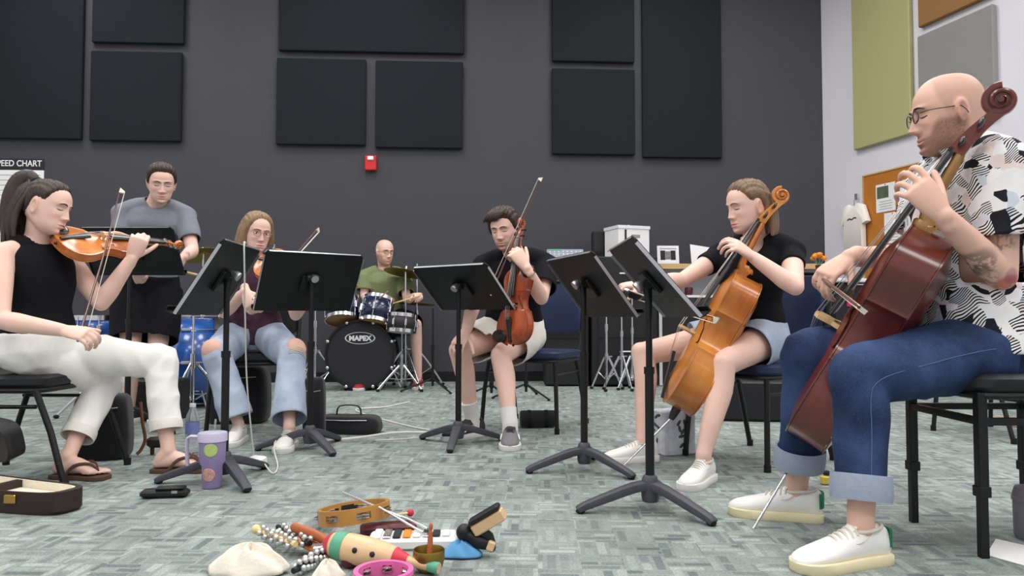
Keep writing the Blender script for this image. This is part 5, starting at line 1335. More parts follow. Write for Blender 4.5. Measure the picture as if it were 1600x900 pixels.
an7l, an7r = pt(1345, 820, 1.99), pt(1245, 762, 2.42)
toe7l = gnd(1248, 876)-gnd(1366, 862); toe7r = gnd(1135, 800)-gnd(1268, 812)
P7 = make_person('bald man in patterned short-sleeved shirt and blue jeans playing the red cello', dict(
    sex='m', s=1.05, pelvis=pt(1510, 545, 2.26), chest=pt(1502, 243, 2.26), az_hip=-88, az_sh=-94, az_head=-102, pitch=6,
    head=pt(1480, 178, 2.24), hs=.985, wr_l=pt(1474, 338, 1.99), el_l=(1566, 432), wr_r=pt(1328, 402, 2.36), el_r=(1424, 402),
    an_l=an7l, an_r=an7r, kn_l=(1345, 586), kn_r=(1264, 556), foot_l=toe7l, foot_r=toe7r,
    shirt=True, pants='long', voxel=.0041, skin='skin_tan', near=True, stubble=.9, shave=.5, brow='hair_dark', paint=tattoo,
    hand_l=HD('l', V(-.55,.05,.7), V(.1,.9,-.1), [(20,50,35),(25,55,35),(35,55,35),(42,55,35)], spread=.10), hand_r=HD('r', V(-.85,-.15,-.55), V(-.25,.25,-.9), BOWG)))
shirt(P7, 'shirt_print', name='patterned_shirt', ease=.020, sleeve=.68, sl_ease=.026, hem=-.02, amp=.006, freq=22, flare=.03, voxel=.007)
jeans7 = trousers(P7, 'denim_dark', name='jeans', length=('long', .80), knee=.070, hem_r=.060, thigh=.098, waist=.2, amp=.008, freq=26, voxel=.007)
for q in 'lr': cuff_ring(P7, q, 'denim_cuff', .078, .062, up=.018, name='turn_up', parent=jeans7)
glasses(P7, 'glasses_dark', w=.022, h=.018)
shoe(P7, 'l', toe7l, 'shoe_white', 'sole_cream', heel_tab='heel_green', size=.295); shoe(P7, 'r', toe7r, 'shoe_white', 'sole_cream', heel_tab='heel_green', size=.295)
# shirt collar
mb = MB(); cb = P7.chest+P7.up*.015
for sg in (-1,1):
    pts_o = [cb-P7.Fs*.062+V(0,0,.030), cb+P7.Ls*sg*.055-P7.Fs*.03+V(0,0,.028), cb+P7.Ls*sg*.066+P7.Fs*.02+V(0,0,.008), cb+P7.Ls*sg*.045+P7.Fs*.075-V(0,0,.03)]
    mb.tube(pts_o, [(.028,.006),(.030,.006),(.032,.006),(.030,.005)], 10, side=V(0,0,1), sm=4)
build('collar', mb, 'shirt_print', P7.root, world=True)

mat('denim_stitch', srgb(92,112,148), .85, var=.1)
# jeans seams follow the denim surface
def snap_seam(obj, pts, m, name, r=.0010):
    me = obj.data; co = np.empty(len(me.vertices)*3); me.vertices.foreach_get('co', co); co = co.reshape(-1, 3); q = Vector((0,0,0)); pr = obj
    while pr is not None: q = q+pr.location; pr = pr.parent
    out = []
    for p_ in catmull(pts, 6):
        v_ = np.array(p_-q); i = np.argmin(((co-v_)**2).sum(1)); nrm = me.vertices[int(i)].normal; out.append(Vector(co[i])+nrm*.0022)
    out = [sum(out[max(0,i-2):i+3], Vector((0,0,0)))/len(out[max(0,i-2):i+3]) for i in range(len(out))]
    mb = MB(); mb.tube(out, r, 6); return build(name, mb, m, obj)
H_, K_, A_ = P7.hip['l'], P7.kn['l'], P7.an['l']; sd_ = V(-.25,-1,.12).normalized()*.14
snap_seam(jeans7, [H_+sd_, H_+(K_-H_)*.35+sd_, H_+(K_-H_)*.75+sd_+V(0,0,-.02), K_+sd_+V(.03,0,-.05), K_+(A_-K_)*.4+sd_+V(.03,0,0), K_+(A_-K_)*.75+sd_+V(.02,0,0)], 'denim_stitch', 'side_seam')
# ---------------------------------------------------------------- text as flat mesh
def text_mesh(txt, size, m4, m, parent, name='lettering', bold=0.0, sx=1.0, align='CENTER', world=True):
    cu = bpy.data.curves.new('txt', 'FONT'); cu.body = txt; cu.size = size; cu.align_x = align; cu.align_y = 'CENTER'; cu.extrude = .0015; cu.offset = bold
    o = bpy.data.objects.new('txt', cu); COL.objects.link(o)
    dg = bpy.context.evaluated_depsgraph_get(); me = bpy.data.meshes.new_from_object(o.evaluated_get(dg)); bpy.data.objects.remove(o)
    me.name = name; me.transform(m4@Matrix.Diagonal((sx,1,1,1))); me.materials.clear(); me.materials.append(M[m])
    r = bpy.data.objects.new(name, me); COL.objects.link(r); r.parent = parent; return r
# ---------------------------------------------------------------- drums (each drum a thing; its axis is local z)
def drum(name, label, m4, r, h, shell, head_f, head_b, hoop='chrome', lugs=8, group='drum kit', logo=None):
    t = thing(name, label, 'drum', mat=m4, group=group)
    mb = MB(); mb.lathe([(r,-h/2),(r,h/2)], 36, cap0=False, cap1=False); build('shell', mb, shell, t, solid=.008)
    for z, hm, sg in ((h/2, head_f, 1), (-h/2, head_b, -1)):
        mb = MB(); mb.lathe([(0,z),(r*.99,z),(r*.995,z+sg*.004),(0,z+sg*.006)] if sg > 0 else [(0,z+sg*.006),(r*.995,z+sg*.004),(r*.99,z),(0,z)], 36, cap0=False, cap1=False); build('drum_head', mb, hm, t)
        mb = MB(); mb.lathe([(r*1.0,z-sg*.012),(r*1.045,z-sg*.012),(r*1.045,z+sg*.020),(r*.985,z+sg*.020),(r*.985,z-sg*.0)], 36, cap0=False, cap1=False); build('hoop', mb, hoop, t)
    for i in range(lugs):
        a = 2*math.pi*(i+.5)/lugs; d = V(math.cos(a), math.sin(a), 0); mb = MB()
        mb.cyl(d*(r*1.05)+V(0,0,-h/2-.004), d*(r*1.05)+V(0,0,h/2+.012), .004, 6)
        mb.cbox(d*(r+.012), (.022,.022,min(.07,h*.45)), .005, RZ(math.degrees(a)))
        if r > .2: mb.ell(d*(r*1.03)+V(0,0,h/2+.022), (.016,.016,.010), n=10, m=6)
        build('lug', mb, 'chrome', t)
    return t
def up_m(loc, tilt_x=0, tilt_y=0, rz=0): return T(*loc)@RZ(rz)@RX(tilt_x)@RY(tilt_y)
def stand3(name, label, base, h, spread=.28, leg_top=.32, m='chrome', group='chrome drum hardware', rot=90, top=None, cat='stand'):
    t = thing(name, label, cat, (base.x, base.y, 0), group=group)
    mb = MB(); mb.cyl(V(0,0,.08), V(0,0,h*.6), .0125, 10); mb.cyl(V(0,0,h*.56), V(0,0,h*.62), .018, 10); build('lower_tube', mb, m, t)
    mb = MB(); mb.cyl(V(0,0,h*.6), V(0,0,h), .008, 8); build('upper_tube', mb, m, t)
    for k in range(3):
        a = R(rot+120*k); d = V(math.cos(a), math.sin(a), 0)
        mb = MB(); mb.tube([V(0,0,leg_top)+d*.02, d*spread*.55+V(0,0,leg_top*.55), d*spread+V(0,0,.014)], [(.011,.005)]*3, 8, sm=2); lg = build('leg', mb, m, t)
        mb = MB(); mb.tube([V(0,0,.10)+d*.015, d*spread*.55+V(0,0,leg_top*.52)], .005, 6); build('brace', mb, m, lg)
        mb = MB(); mb.ell(d*spread+V(0,0,.013), (.018,.018,.013), n=10, m=6); build('rubber_foot', mb, 'rubber', lg)
    mb = MB(); mb.cyl(V(0,0,leg_top-.03), V(0,0,leg_top+.03), .02, 10); mb.box((.03,0,leg_top), (.04,.012,.012)); build('collar', mb, m, t)
    return t
def cymbal(label, c, r, tilt=(0,0), m='brass_old'):
    t = thing('cymbal', label, 'cymbal', mat=T(*c)@RX(tilt[0])@RY(tilt[1]), group='cymbals of the drum kit')
    mb = MB(); mb.lathe([(.006,.022),(r*.12,.020),(r*.2,.006),(r*.25,.002),(r*.7,-.008),(r,-.018),(r,-.0195),(r*.7,-.010),(r*.2,.003),(.006,.019)], 40, cap0=False, cap1=False); build('plate', mb, m, t)
    mb = MB(); mb.lathe([(0,.02),(.010,.02),(.010,.035),(.006,.05),(0,.05)], 12); build('wing_nut', mb, 'chrome', t)
    return t
kc = pt(560, 554, 6.55); kr = .295; kc.z = kr+.025
kick = drum('bass_drum', 'big bass drum with black front head and oval logo', T(kc.x, kc.y+.21, kc.z)@RZ(4)@RX(90), kr, .42, 'drum_navy', 'drum_black', 'drum_black', hoop='black_plastic', lugs=8)
mb = MB(); mb.torus((0,.145,.217), .128, .006, n=40, m=6, sy=.40); build('logo_ring', mb, 'white_paint', kick)
mb = MB(); mb.lathe([(0,.2155),(.128,.2155),(.128,.2165),(0,.2165)], 40, T(0,.145,0)@Matrix.Diagonal((1,.40,1,1))); build('logo_oval', mb, 'ink', kick)
text_mesh('MAPEX', .062, T(0,.142,.2175), 'white_paint', kick, 'logo_lettering', bold=.003, sx=1.0)
for sx in (-1,1):
    mb = MB(); mb.tube([V(sx*.26,-.12,.10), V(sx*.36,-.29,.19)], .008, 8); build('spur', mb, 'chrome', kick)
mb = MB(); mb.cyl(V(0,.28,-.05), V(0,.40,-.05), .014, 10); mb.cyl(V(-.17,.40,-.05), V(.17,.40,-.05), .010, 10); build('tom_holder', mb, 'chrome', kick)
t1 = pt(589, 487, 6.60); drum('tom_drum', 'navy rack tom above the bass drum, tan underside showing', up_m(t1, -22, 6), .138, .21, 'drum_navy', 'drum_head', 'drum_tan', lugs=6)
t2 = pt(534, 482, 6.60); drum('tom_drum', 'navy rack tom half behind the music stand', up_m(t2, -22, -6), .145, .20, 'drum_navy', 'drum_head', 'drum_tan', lugs=6)
t3 = pt(628, 505, 6.55); snare = drum('snare_drum', 'dark snare drum right of the rack toms', up_m(t3, -6, 4), .128, .13, 'drum_black', 'drum_head', 'drum_head', lugs=8)
stand3('snare_stand', 'chrome snare stand right of the bass drum', V(t3.x, t3.y, 0), t3.z-.08, .22, .22)
b_ = gnd(651, 604); hh = stand3('hi_hat_stand', 'chrome hi-hat stand beside the drummer', b_, zat(412, b_.y), .27, .34, rot=30)
mb = MB(); mb.cbox((0,-.16,.03), (.09,.28,.02), .006, RX(10)); build('pedal', mb, 'chrome', hh)
cymbal('bronze cymbal tilted beside the drummer\'s shoulder', pt(634, 424, 6.75), .20, (-10, 8))
stand3('cymbal_stand', 'chrome cymbal stand behind the drummer\'s elbow', V(pt(634,424,6.75).x, 6.75, 0), pt(634,424,6.75).z-.005, .25, .36, rot=70)
cymbal('upper hi-hat cymbal by the centre music stand', V(b_.x, b_.y, zat(472, b_.y)), .17, (-4, 3))
b2 = gnd(492, 611); stand3('cymbal_stand', 'chrome cymbal stand left of the bass drum', b2, 1.0, .27, .36, rot=20)
cymbal('cymbal hidden behind the music stand of the viola player', V(b2.x, b2.y, 1.0), .2, (-8, 0))
st_ = pt(630, 476, 6.4)
def stick(label, a, b, m='tan_wood', r=.007, name='drumstick', cat='drumstick', group='drumsticks'):
    d = b-a; t = thing(name, label, cat, mat=M4(frame_to(d), a), group=group); L_ = d.length; mb = MB()
    mb.tube([V(0,0,0), V(0,0,L_*.7), V(0,0,L_*.95)], [r, r, r*.5], 8); build('shaft', mb, m, t)
    mb = MB(); mb.ell((0,0,L_*.97), (r*.8,r*.8,r*1.5), n=8, m=6); build('bead', mb, m, t); return t
stick('pale drumstick in the drummer\'s left hand', pt(657,462,6.50), pt(614,474,6.38))
stick('pale drumstick in the drummer\'s right hand', pt(586,472,6.58), pt(606,455,6.36))
th = thing('drum_throne', 'black drum throne under the man in the olive tee', 'stool', (pt(603,500,7.05).x, 7.05, 0))
mb = MB(); mb.lathe([(0,.46),(.15,.46),(.17,.475),(.17,.525),(.14,.545),(0,.545)], 28); build('seat', mb, 'black_vinyl', th)
mb = MB(); mb.cyl(V(0,0,.12), V(0,0,.46), .016, 12); build('post', mb, 'chrome', th)
for k in range(3):
    a = R(40+120*k); mb = MB(); mb.tube([V(0,0,.28), V(math.cos(a)*.24, math.sin(a)*.24, .012)], .010, 8); build('leg', mb, 'chrome', th)
# blue kit on the left
bz = pt(290, 560, 5.45); bz.z = .335
bd = drum('bass_drum', 'sparkling blue bass drum between violinist and viola player', T(*bz)@RZ(114)@RX(90)@RZ(22.5), .31, .40, 'drum_blue', 'drum_black', 'drum_black', hoop='black_plastic', lugs=8, group='blue drum set')
for sx in (-1,1):
    mb = MB(); mb.tube([V(sx*.28,-.08,.10), V(sx*.38,-.31,.17)], .008, 8); build('spur', mb, 'chrome', bd)
p = gnd(300, 648); stand3('snare_stand', 'chrome tripod stand in front of the blue bass drum', p, .66, .26, .34, rot=15)
p = pt(160, 515, 4.9); drum('snare_drum', 'dark blue snare drum behind the violinist\'s bow hand', up_m(p), .168, .15, 'drum_blue', 'drum_head', 'drum_head', lugs=8, group='blue drum set')
stand3('snare_stand', 'chrome stand under the blue snare drum', V(p.x, p.y, 0), p.z-.085, .25, .24)
# spare hardware stands by the back wall
for i, (px, py, h, l) in enumerate(((944,588,.95,'folded chrome hardware stand nearest the centre player'),(968,590,.85,'folded chrome hardware stand beside the black cabinet'),(985,584,.9,'folded chrome hardware stand half behind the front music stand'))):
    g_ = V(pt(px,500,6.75).x, 6.60+.03*i, 0); stand3('hardware_stand', l, g_, h, .16, .30, rot=20+35*i)
stick('drumstick in the standing man\'s hand', P2.wr['l']+V(-.03,-.05,-.075), P2.wr['l']+V(.22,-.10,-.13))

p = pt(318, 396, 5.98); cymbal('dark cymbal of the blue kit beside the standing man', p, .19, (-12, -10), 'brass_old')
stand3('cymbal_stand', 'chrome cymbal stand beside the standing man', V(p.x, p.y, 0), p.z-.004, .25, .36, rot=50)
# ---------------------------------------------------------------- props
mat('purple', srgb(158,140,186), .4, var=.05); mat('purple_light', srgb(206,198,224), .35, var=.04)
mat('sticker_green', srgb(180,202,120), .6, var=.15, scale=60); mat('sticker_floral', srgb(196,150,140), .6, var=.6, scale=120)
mat('clear_plastic', (.9,.93,.95), .08, trans=.9, ior=1.2, var=0); mat('label_blue', srgb(120,130,190), .5, var=.4, scale=50)
mat('leather_brown', srgb(116,70,44), .6, var=.2); mat('case_brown', srgb(50,36,32), .6, var=.15); mat('plush_cream', srgb(236,228,206), .95, var=.06, scale=40, bump=.3, bscale=150, sheen=.3)
mat('tamb_wood', srgb(186,134,66), .45, var=.12, scale=14, coat=.3); mat('guiro_wood', srgb(222,186,142), .45, var=.08, scale=16, coat=.2)
mat('paint_red', srgb(206,50,66), .45, var=.08); mat('paint_green', srgb(90,166,136), .5, var=.1); mat('maroon', srgb(86,30,40), .4, var=.15)
mat('pink', srgb(232,110,170), .4, var=.06); mat('blue_cloth', srgb(96,158,206), .85, var=.12, scale=14); mat('orange', srgb(232,140,40), .6, var=.15)
mat('clapper_wood', srgb(178,100,58), .45, var=.12, scale=20); mat('cream_cloth', srgb(232,224,208), .9, var=.05, scale=14, bump=.2, bscale=120); mat('pale_wood', srgb(232,206,150), .5, var=.08)
mat('box_floral', srgb(176,190,222), .6, var=.35, scale=24, col2=srgb(226,228,232)); mat('leaf_dark', srgb(70,84,74), .6, var=.2); mat('grey_plastic', srgb(120,118,126), .5, var=.08)
mat('mat_brown', srgb(158,128,112), .95, var=.1, scale=60); mat('magenta', srgb(196,44,92), .5, var=.1); mat('mixer_grey', srgb(150,154,172), .5, var=.25, scale=60); mat('white_cable', srgb(226,224,216), .5, var=.03); mat('yellow', srgb(214,186,84), .5, var=.12)
# purple tumbler
g_ = gnd(331, 762); t = thing('tumbler', 'purple insulated tumbler with straw and stickers', 'cup', (g_.x, g_.y, 0))
mb = MB(); mb.lathe([(0,.002),(.033,.002),(.036,.006),(.038,.085),(.047,.10),(.051,.205),(.0,.205)], 32); build('cup_body', mb, 'purple', t)
mb = MB(); mb.lathe([(.0512,.178),(.0545,.180),(.0545,.205),(.0525,.212),(.02,.216),(0,.216)], 32, cap0=False); build('lid', mb, 'purple_light', t)
mb = MB(); mb.tube([V(-.050,0,.195), V(-.095,0,.190), V(-.097,0,.12), V(-.094,0,.085)], [(.012,.006)]*4, 8, side=V(0,1,0), sm=3); mb.tube([V(-.048,0,.19), V(-.09,0,.192)], .008, 8); build('handle', mb, 'purple_light', t)
mb = MB(); mb.tube([V(.005,0,.20), V(.010,0,.262)], .0038, 8); build('straw', mb, 'clear_plastic', t)
for px_, z_, r_, m_ in ((.012,.150,.026,'sticker_green'),(.0,.055,.026,'sticker_floral')):
    mb = MB(); n = 24; R0 = (np.interp(z_, (.006,.085,.10,.205), (.036,.038,.047,.051)))+.0012
    rg = [[(math.sin((px_+r_*q*math.cos(2*math.pi*i/n))/R0)*(np.interp(z_+r_*q*math.sin(2*math.pi*i/n), (.006,.085,.10,.205), (.036,.038,.047,.051))+.0012), -math.cos((px_+r_*q*math.cos(2*math.pi*i/n))/R0)*(np.interp(z_+r_*q*math.sin(2*math.pi*i/n), (.006,.085,.10,.205), (.036,.038,.047,.051))+.0012), z_+r_*q*math.sin(2*math.pi*i/n)) for i in range(n)] for q in (.05,.3,.55,.8,1)]
    mb.rings(rg, cap1=False); build('sticker', mb, m_, t, solid=.0008)
# water bottle
g_ = gnd(300, 708); t = thing('water_bottle', 'clear plastic water bottle with blue label behind the tumbler', 'bottle', (g_.x, g_.y, 0))
mb = MB(); mb.lathe([(0,.002),(.030,.002),(.032,.01),(.032,.06),(.030,.07),(.032,.08),(.032,.16),(.029,.18),(.014,.215),(.0125,.225),(0,.225)], 24); build('bottle_body', mb, 'clear_plastic', t)
mb = MB(); mb.lathe([(.0326,.095),(.0326,.15)], 24, cap0=False, cap1=False); build('label', mb, 'label_blue', t)
mb = MB(); mb.lathe([(0,.222),(.0145,.222),(.0145,.238),(0,.238)], 18); build('cap', mb, 'white_plastic', t)
# bags and cases
def bag(name, label, base, w, d, h, rz, m='black_cloth', handle=True, cat='bag', puff=.15, strap_m=None):
    t = thing(name, label, cat, mat=T(base.x, base.y, 0)@RZ(rz)); rings = []
    for f, k in ((0,.90),(.04,1),(.3,1+puff*.3),(.6,1+puff*.2),(.88,1-puff*.2),(.97,.9-puff*.3),(1,.78-puff*.3)):
        rings.append([(x*k+random.uniform(-.004,.004), y*k+random.uniform(-.004,.004), f*h) for x, y in rounded_rect(w/2, d/2, min(w,d)*.3, 5)])
    mb = MB(); mb.rings(rings); build('bag_body', mb, m, t, sub=1)
    mb = MB(); mb.tube([V(-w*.35,-d*.49,h*.80), V(0,-d*.52,h*.78), V(w*.35,-d*.49,h*.80)], .003, 6); build('zip', mb, 'chrome_edge', t)
    if handle:
        mb = MB(); mb.tube([V(-w*.2,0,h*.96), V(-w*.15,0,h+.05), V(w*.15,0,h+.05), V(w*.2,0,h*.96)], [(.012,.004)]*4, 8, sm=3, side=V(0,1,0)); build('handle', mb, strap_m or m, t)
    return t
bag('tote_bag', 'black fabric bag behind the violinist\'s feet', gnd(160, 716), .24, .16, .30, 12)
bag('backpack', 'black backpack under the chair of the woman in ripped jeans', V(gnd(385,655).x, 4.62, 0), .36, .22, .36, 5)
bag('gig_bag', 'flat black gig bag on the carpet behind the second music stand', gnd(545, 676), .36, .16, .10, -6, handle=True)
bag('instrument_case', 'tall narrow black case standing behind the second music stand', gnd(491, 690), .11, .10, .34, 4, handle=False, cat='case')
# black speaker boxes
def speaker_box(label, base, w, d, h, rz, name='speaker_cabinet'):
    t = thing(name, label, 'speaker', mat=T(base.x, base.y, 0)@RZ(rz))
    mb = MB(); mb.cbox((0,0,h/2), (w,d,h), .012); build('cabinet', mb, 'black_vinyl', t, smooth=False)
    mb = MB(); mb.box((0,-d/2-.002,h*.48), (w*.86,.006,h*.82)); build('grille', mb, 'black_cloth', t, smooth=False)
    mb = MB(); mb.tube([V(-.08,0,h), V(-.06,0,h+.02), V(.06,0,h+.02), V(.08,0,h)], [(.012,.004)]*4, 8, side=V(0,1,0)); build('handle', mb, 'rubber', t)
    for sx in (-1,1):
        for z in (.02, h-.02):
            mb = MB(); mb.cbox((sx*(w/2-.012),-d/2,z), (.03,.012,.036), .004); build('corner', mb, 'chrome_edge' if False else 'black_plastic', t, smooth=False)
    return t
speaker_box('black amplifier box behind the purple tumbler', V(gnd(300,640).x, 4.75, 0), .30, .22, .26, 0)
speaker_box('low black amplifier behind the chair of the woman cellist', V(pt(1185,640,4.7).x, 4.75, 0), .50, .26, .25, -8)
t = thing('rolled_bag', 'rolled black bag lying behind the grey sneaker', 'bag', mat=T(gnd(840,668).x, gnd(840,668).y, .052)@RZ(3)@RY(90))
mb = MB(); mb.lathe([(0,-.105),(.04,-.105),(.05,-.098),(.05,.098),(.04,.105),(0,.105)], 20); build('roll', mb, 'black_cloth', t)
for z in (-.05,.05):
    mb = MB(); mb.lathe([(.0505,z-.01),(.0525,z-.01),(.0525,z+.01),(.0505,z+.01)], 20, cap0=False, cap1=False); build('strap', mb, 'rubber', t)
def closed_cat(pts, n=4):
    q = catmull([pts[-2], pts[-1]]+list(pts)+[pts[0], pts[1]], n); return q[2*n:-2*n] if False else q[2*n:2*n+len(pts)*n]
# open violin case, lower left
cg = gnd(48, 790); d0 = cg.y
t = thing('violin_case', 'open dark violin case with cream plush lining', 'case', mat=T(pt(20,790,d0).x-.12, d0+.03, 0)@RZ(-17))
def case_outline(k=1.0): return [(p.x*k, p.y*k) for p in closed_cat([V(x, y, 0) for x, y in ((-.40,-.055),(-.38,-.11),(-.25,-.125),(-.05,-.105),(.15,-.085),(.33,-.07),(.39,-.045),(.40,0),(.39,.045),(.33,.07),(.15,.085),(-.05,.105),(-.25,.125),(-.38,.11),(-.40,.055))])]
mb = MB(); o1, o2 = case_outline(), case_outline(.93)
mb.rings([[(x*.97,y*.97,0) for x, y in o1], [(x,y,.012) for x, y in o1], [(x,y,.075) for x, y in o1], [(x,y,.075) for x, y in o2], [(x,y,.03) for x, y in o2]], cap1=False); build('case_base', mb, 'case_brown', t, sharp=30)
mb = MB(); mb.rings([[(x,y,.03) for x, y in case_outline(.93)], [(x*.92,y*.9,.045) for x, y in case_outline(.93)]]); mb.rings([[(x,y,.03) for x, y in o2],[(x,y,.072) for x, y in o2],[(x*.97,y*.95,.072) for x, y in o2],[(x*.97,y*.95,.03) for x, y in o2]], cap0=False, cap1=False); build('plush_lining', mb, 'plush_cream', t)
mb = MB(); mb.box((.06,0,.055), (.03,.19,.03)); build('divider', mb, 'case_brown', t, smooth=False)
for x in (-.12,.22):
    mb = MB(); mb.cbox((x,-.098 if x < 0 else -.082,.05), (.045,.012,.03), .003, RZ(6)); build('latch', mb, 'brass', t, smooth=False)
mb = MB(); lm = T(0,.11,.08)@RX(100)@T(0,.11,0)
mb.rings([[(x,y,0) for x, y in o1],[(x,y,.05) for x, y in o1],[(x*.96,y*.94,.065) for x, y in o1]], T(-.21,.11,.075)@RX(105)@T(0,.12,-.06)@Matrix.Diagonal((.55,1,1,1)), cap0=True); build('lid', mb, 'black_vinyl', t, sharp=30)
# black shoulder rest
g_ = gnd(258, 777); t = thing('glasses_case', 'small black case lying on the carpet near the tumbler', 'case', mat=T(g_.x, g_.y, 0)@RZ(8))
mb = MB(); mb.cbox((0,0,.016), (.165,.055,.030), .010); build('shell', mb, 'black_plastic', t)
mb = MB(); mb.cbox((.02,0,.034), (.10,.045,.010), .004); build('lid', mb, 'black_metal', t)
mb = MB(); mb.box((.04,-.028,.024), (.02,.004,.010)); build('clasp', mb, 'chrome_edge', t, smooth=False)
# brown leather strap by the violinist
g_ = gnd(228, 712); t = thing('leather_strap', 'brown leather strap hanging to the carpet beside the black bag', 'strap', (g_.x, g_.y, 0))
mb = MB(); mb.tube([V(-.04,.02,.25), V(-.02,.0,.16), V(.0,-.01,.08), V(-.015,-.02,.03), V(-.03,-.03,.012)], [(.008,.003)]*5, 8, sm=4); build('band', mb, 'leather_brown', t)
mb = MB(); mb.cbox((.06,.02,.06), (.13,.04,.05), .012); mb.cbox((.02,.02,.025), (.015,.02,.05), .004); build('purse', mb, 'case_brown', t)
# charger + cords
def cord(label, pts, r=.003, m='white_cable', sm=5, group='white cords'):
    pts = [Vector(p) for p in pts]; o = pts[0]; mb = MB(); mb.tube([p-o for p in pts], r, 6, sm=sm); c = build('cord', mb, m); c.location = o; return tag(c, label, 'cord', group)
g_ = gnd(402, 733); t = thing('power_adapter', 'white power adapter block on the base of a music stand', 'charger', mat=T(g_.x, g_.y, .0)@RZ(-25))
mb = MB(); mb.cbox((0,0,.035), (.075,.05,.035), .006, RX(12)); build('block', mb, 'white_plastic', t)
mb = MB(); mb.cbox((0,0,.012), (.05,.035,.024), .004); build('plug', mb, 'white_plastic', t)
dk = pt(383, 383, bB.y-.13)
cord('white cord hung over the first music stand down to the adapter', [dk+V(-.01,.03,.01), dk+V(0,-.01,.0), pt(382,430,bB.y-.10), pt(383,500,bB.y+.02), pt(386,600,bB.y+.2), gnd(396,724)+V(0,0,.04)], .0035)
cord('looped white cord on the carpet beside the adapter', [gnd(412,734)+V(.0,0,.03), gnd(426,742)+V(0,0,.006), gnd(434,730)+V(0,0,.006), gnd(428,712)+V(0,0,.03), gnd(432,704)+V(0,0,.05), gnd(446,702)+V(0,0,.01)], .0032)
cord('long white cord zigzagging across the carpet before the drums', [gnd(640,628,.005), gnd(600,636,.005), gnd(556,640,.005), gnd(586,652,.005), gnd(640,666,.005), gnd(672,672,.005)], .005)
cord('white flat cord running between the second and third music stands', [gnd(500,690,.005), gnd(560,684,.005), gnd(620,676,.005), gnd(672,676,.005)], .007)
cord('thin white cord beside the third music stand', [gnd(586,688,.005), gnd(640,685,.005), gnd(690,678,.005)], .003)
# floral box under amber cello
g_ = gnd(1057, 712); t = thing('tissue_box', 'pale blue box with leaf print under the amber cello', 'box', mat=T(g_.x, g_.y+.06, 0)@RZ(22))
mb = MB(); mb.cbox((0,0,.105), (.17,.12,.21), .006); build('box_body', mb, 'box_floral', t, smooth=False)
for i in range(14):
    f = i % 2; mb = MB(); x, z = random.uniform(-.07,.07), random.uniform(.02,.19); a = random.uniform(0,180)
    mb.ell((0,0,0), (.018,.0015,.008), T(x,-.0605,z)@RY(a) if f else T(-.0855,x*.7,z)@RZ(90)@RY(a), n=10, m=5); build('leaf', mb, 'leaf_dark', t)
# rosin
g_ = gnd(1292, 757); t = thing('rosin', 'small yellow rosin cake with black cloth by the red cello', 'rosin', (g_.x, g_.y, 0))
mb = MB(); mb.cbox((0,0,.018), (.045,.035,.036), .006); build('cake', mb, 'yellow', t)
mb = MB(); mb.ell((0,0,.044), (.016,.014,.012), n=12, m=8); build('cap', mb, 'black_cloth', t)
# paper and grey bin right edge
g1, g2, g3, g4 = gnd(1556,843), gnd(1640,862), gnd(1640,896), gnd(1541,868)
mb = MB(); mb.rings([[tuple(q-g1+V(0,0,z)) for q in (g1,g2,g3,g4)] for z in (.001,.0025)]); o = build('paper_sheet', mb, 'paper', smooth=False); o.location = g1; tag(o, 'white paper sheet on the carpet at the right edge', 'paper')
g_ = gnd(1618, 842); t = thing('bin', 'grey rounded bin cut by the right edge', 'bin', (g_.x, g_.y, 0))
mb = MB(); mb.lathe([(0,.0),(.050,.0),(.054,.01),(.056,.13),(.050,.15),(.03,.155),(0,.155)], 28); build('bin_body', mb, 'grey_plastic', t)
mb = MB(); mb.lathe([(.055,.11),(.0585,.112),(.0585,.122),(.055,.124)], 28, cap0=False, cap1=False); build('rim', mb, 'grey_plastic', t)
# mat and spare instruments far right
g1, g2, g3, g4 = gnd(1525,651), gnd(1680,655), gnd(1680,682), gnd(1505,655)
mb = MB(); mb.rings([[tuple(q-g1+V(0,0,z)) for q in (g1,g2,g3,g4)] for z in (.0005,.006)]); o = build('floor_mat', mb, 'mat_brown', smooth=False); o.location = g1; tag(o, 'brown floor mat behind the tall black chair', 'mat')
sv = fiddle('violin', 'red violin lying on the carpet far right behind the chairs', 'violin', 'viola_wood', 'viola_wood', 'violin', L=.36); place(sv, gnd(1500,606)+V(0,0,.02), V(1,.25,0), V(0,-.3,1))
sv2 = fiddle('violin', 'orange violin lying on the carpet at the far right edge', 'violin', 'violin_wood', 'neck_wood', 'violin', L=.36); place(sv2, gnd(1572,612)+V(0,0,.02), V(1,-.2,0), V(0,-.3,1))
# yellow sponge and folded stand behind centre man
slim_tripod('low black tripod stand behind the man in cream shorts', gnd(768, 624), .40); slim_tripod('short black tripod beside the navy chair', gnd(822, 622), .38)
mb = MB(); mb.cbox((0,0,0), (.07,.05,.02), .005); o = build('sponge', mb, 'yellow'); o.location = gnd(822,622)+V(0,0,.39); tag(o, 'yellow sponge on top of the short black tripod', 'sponge')
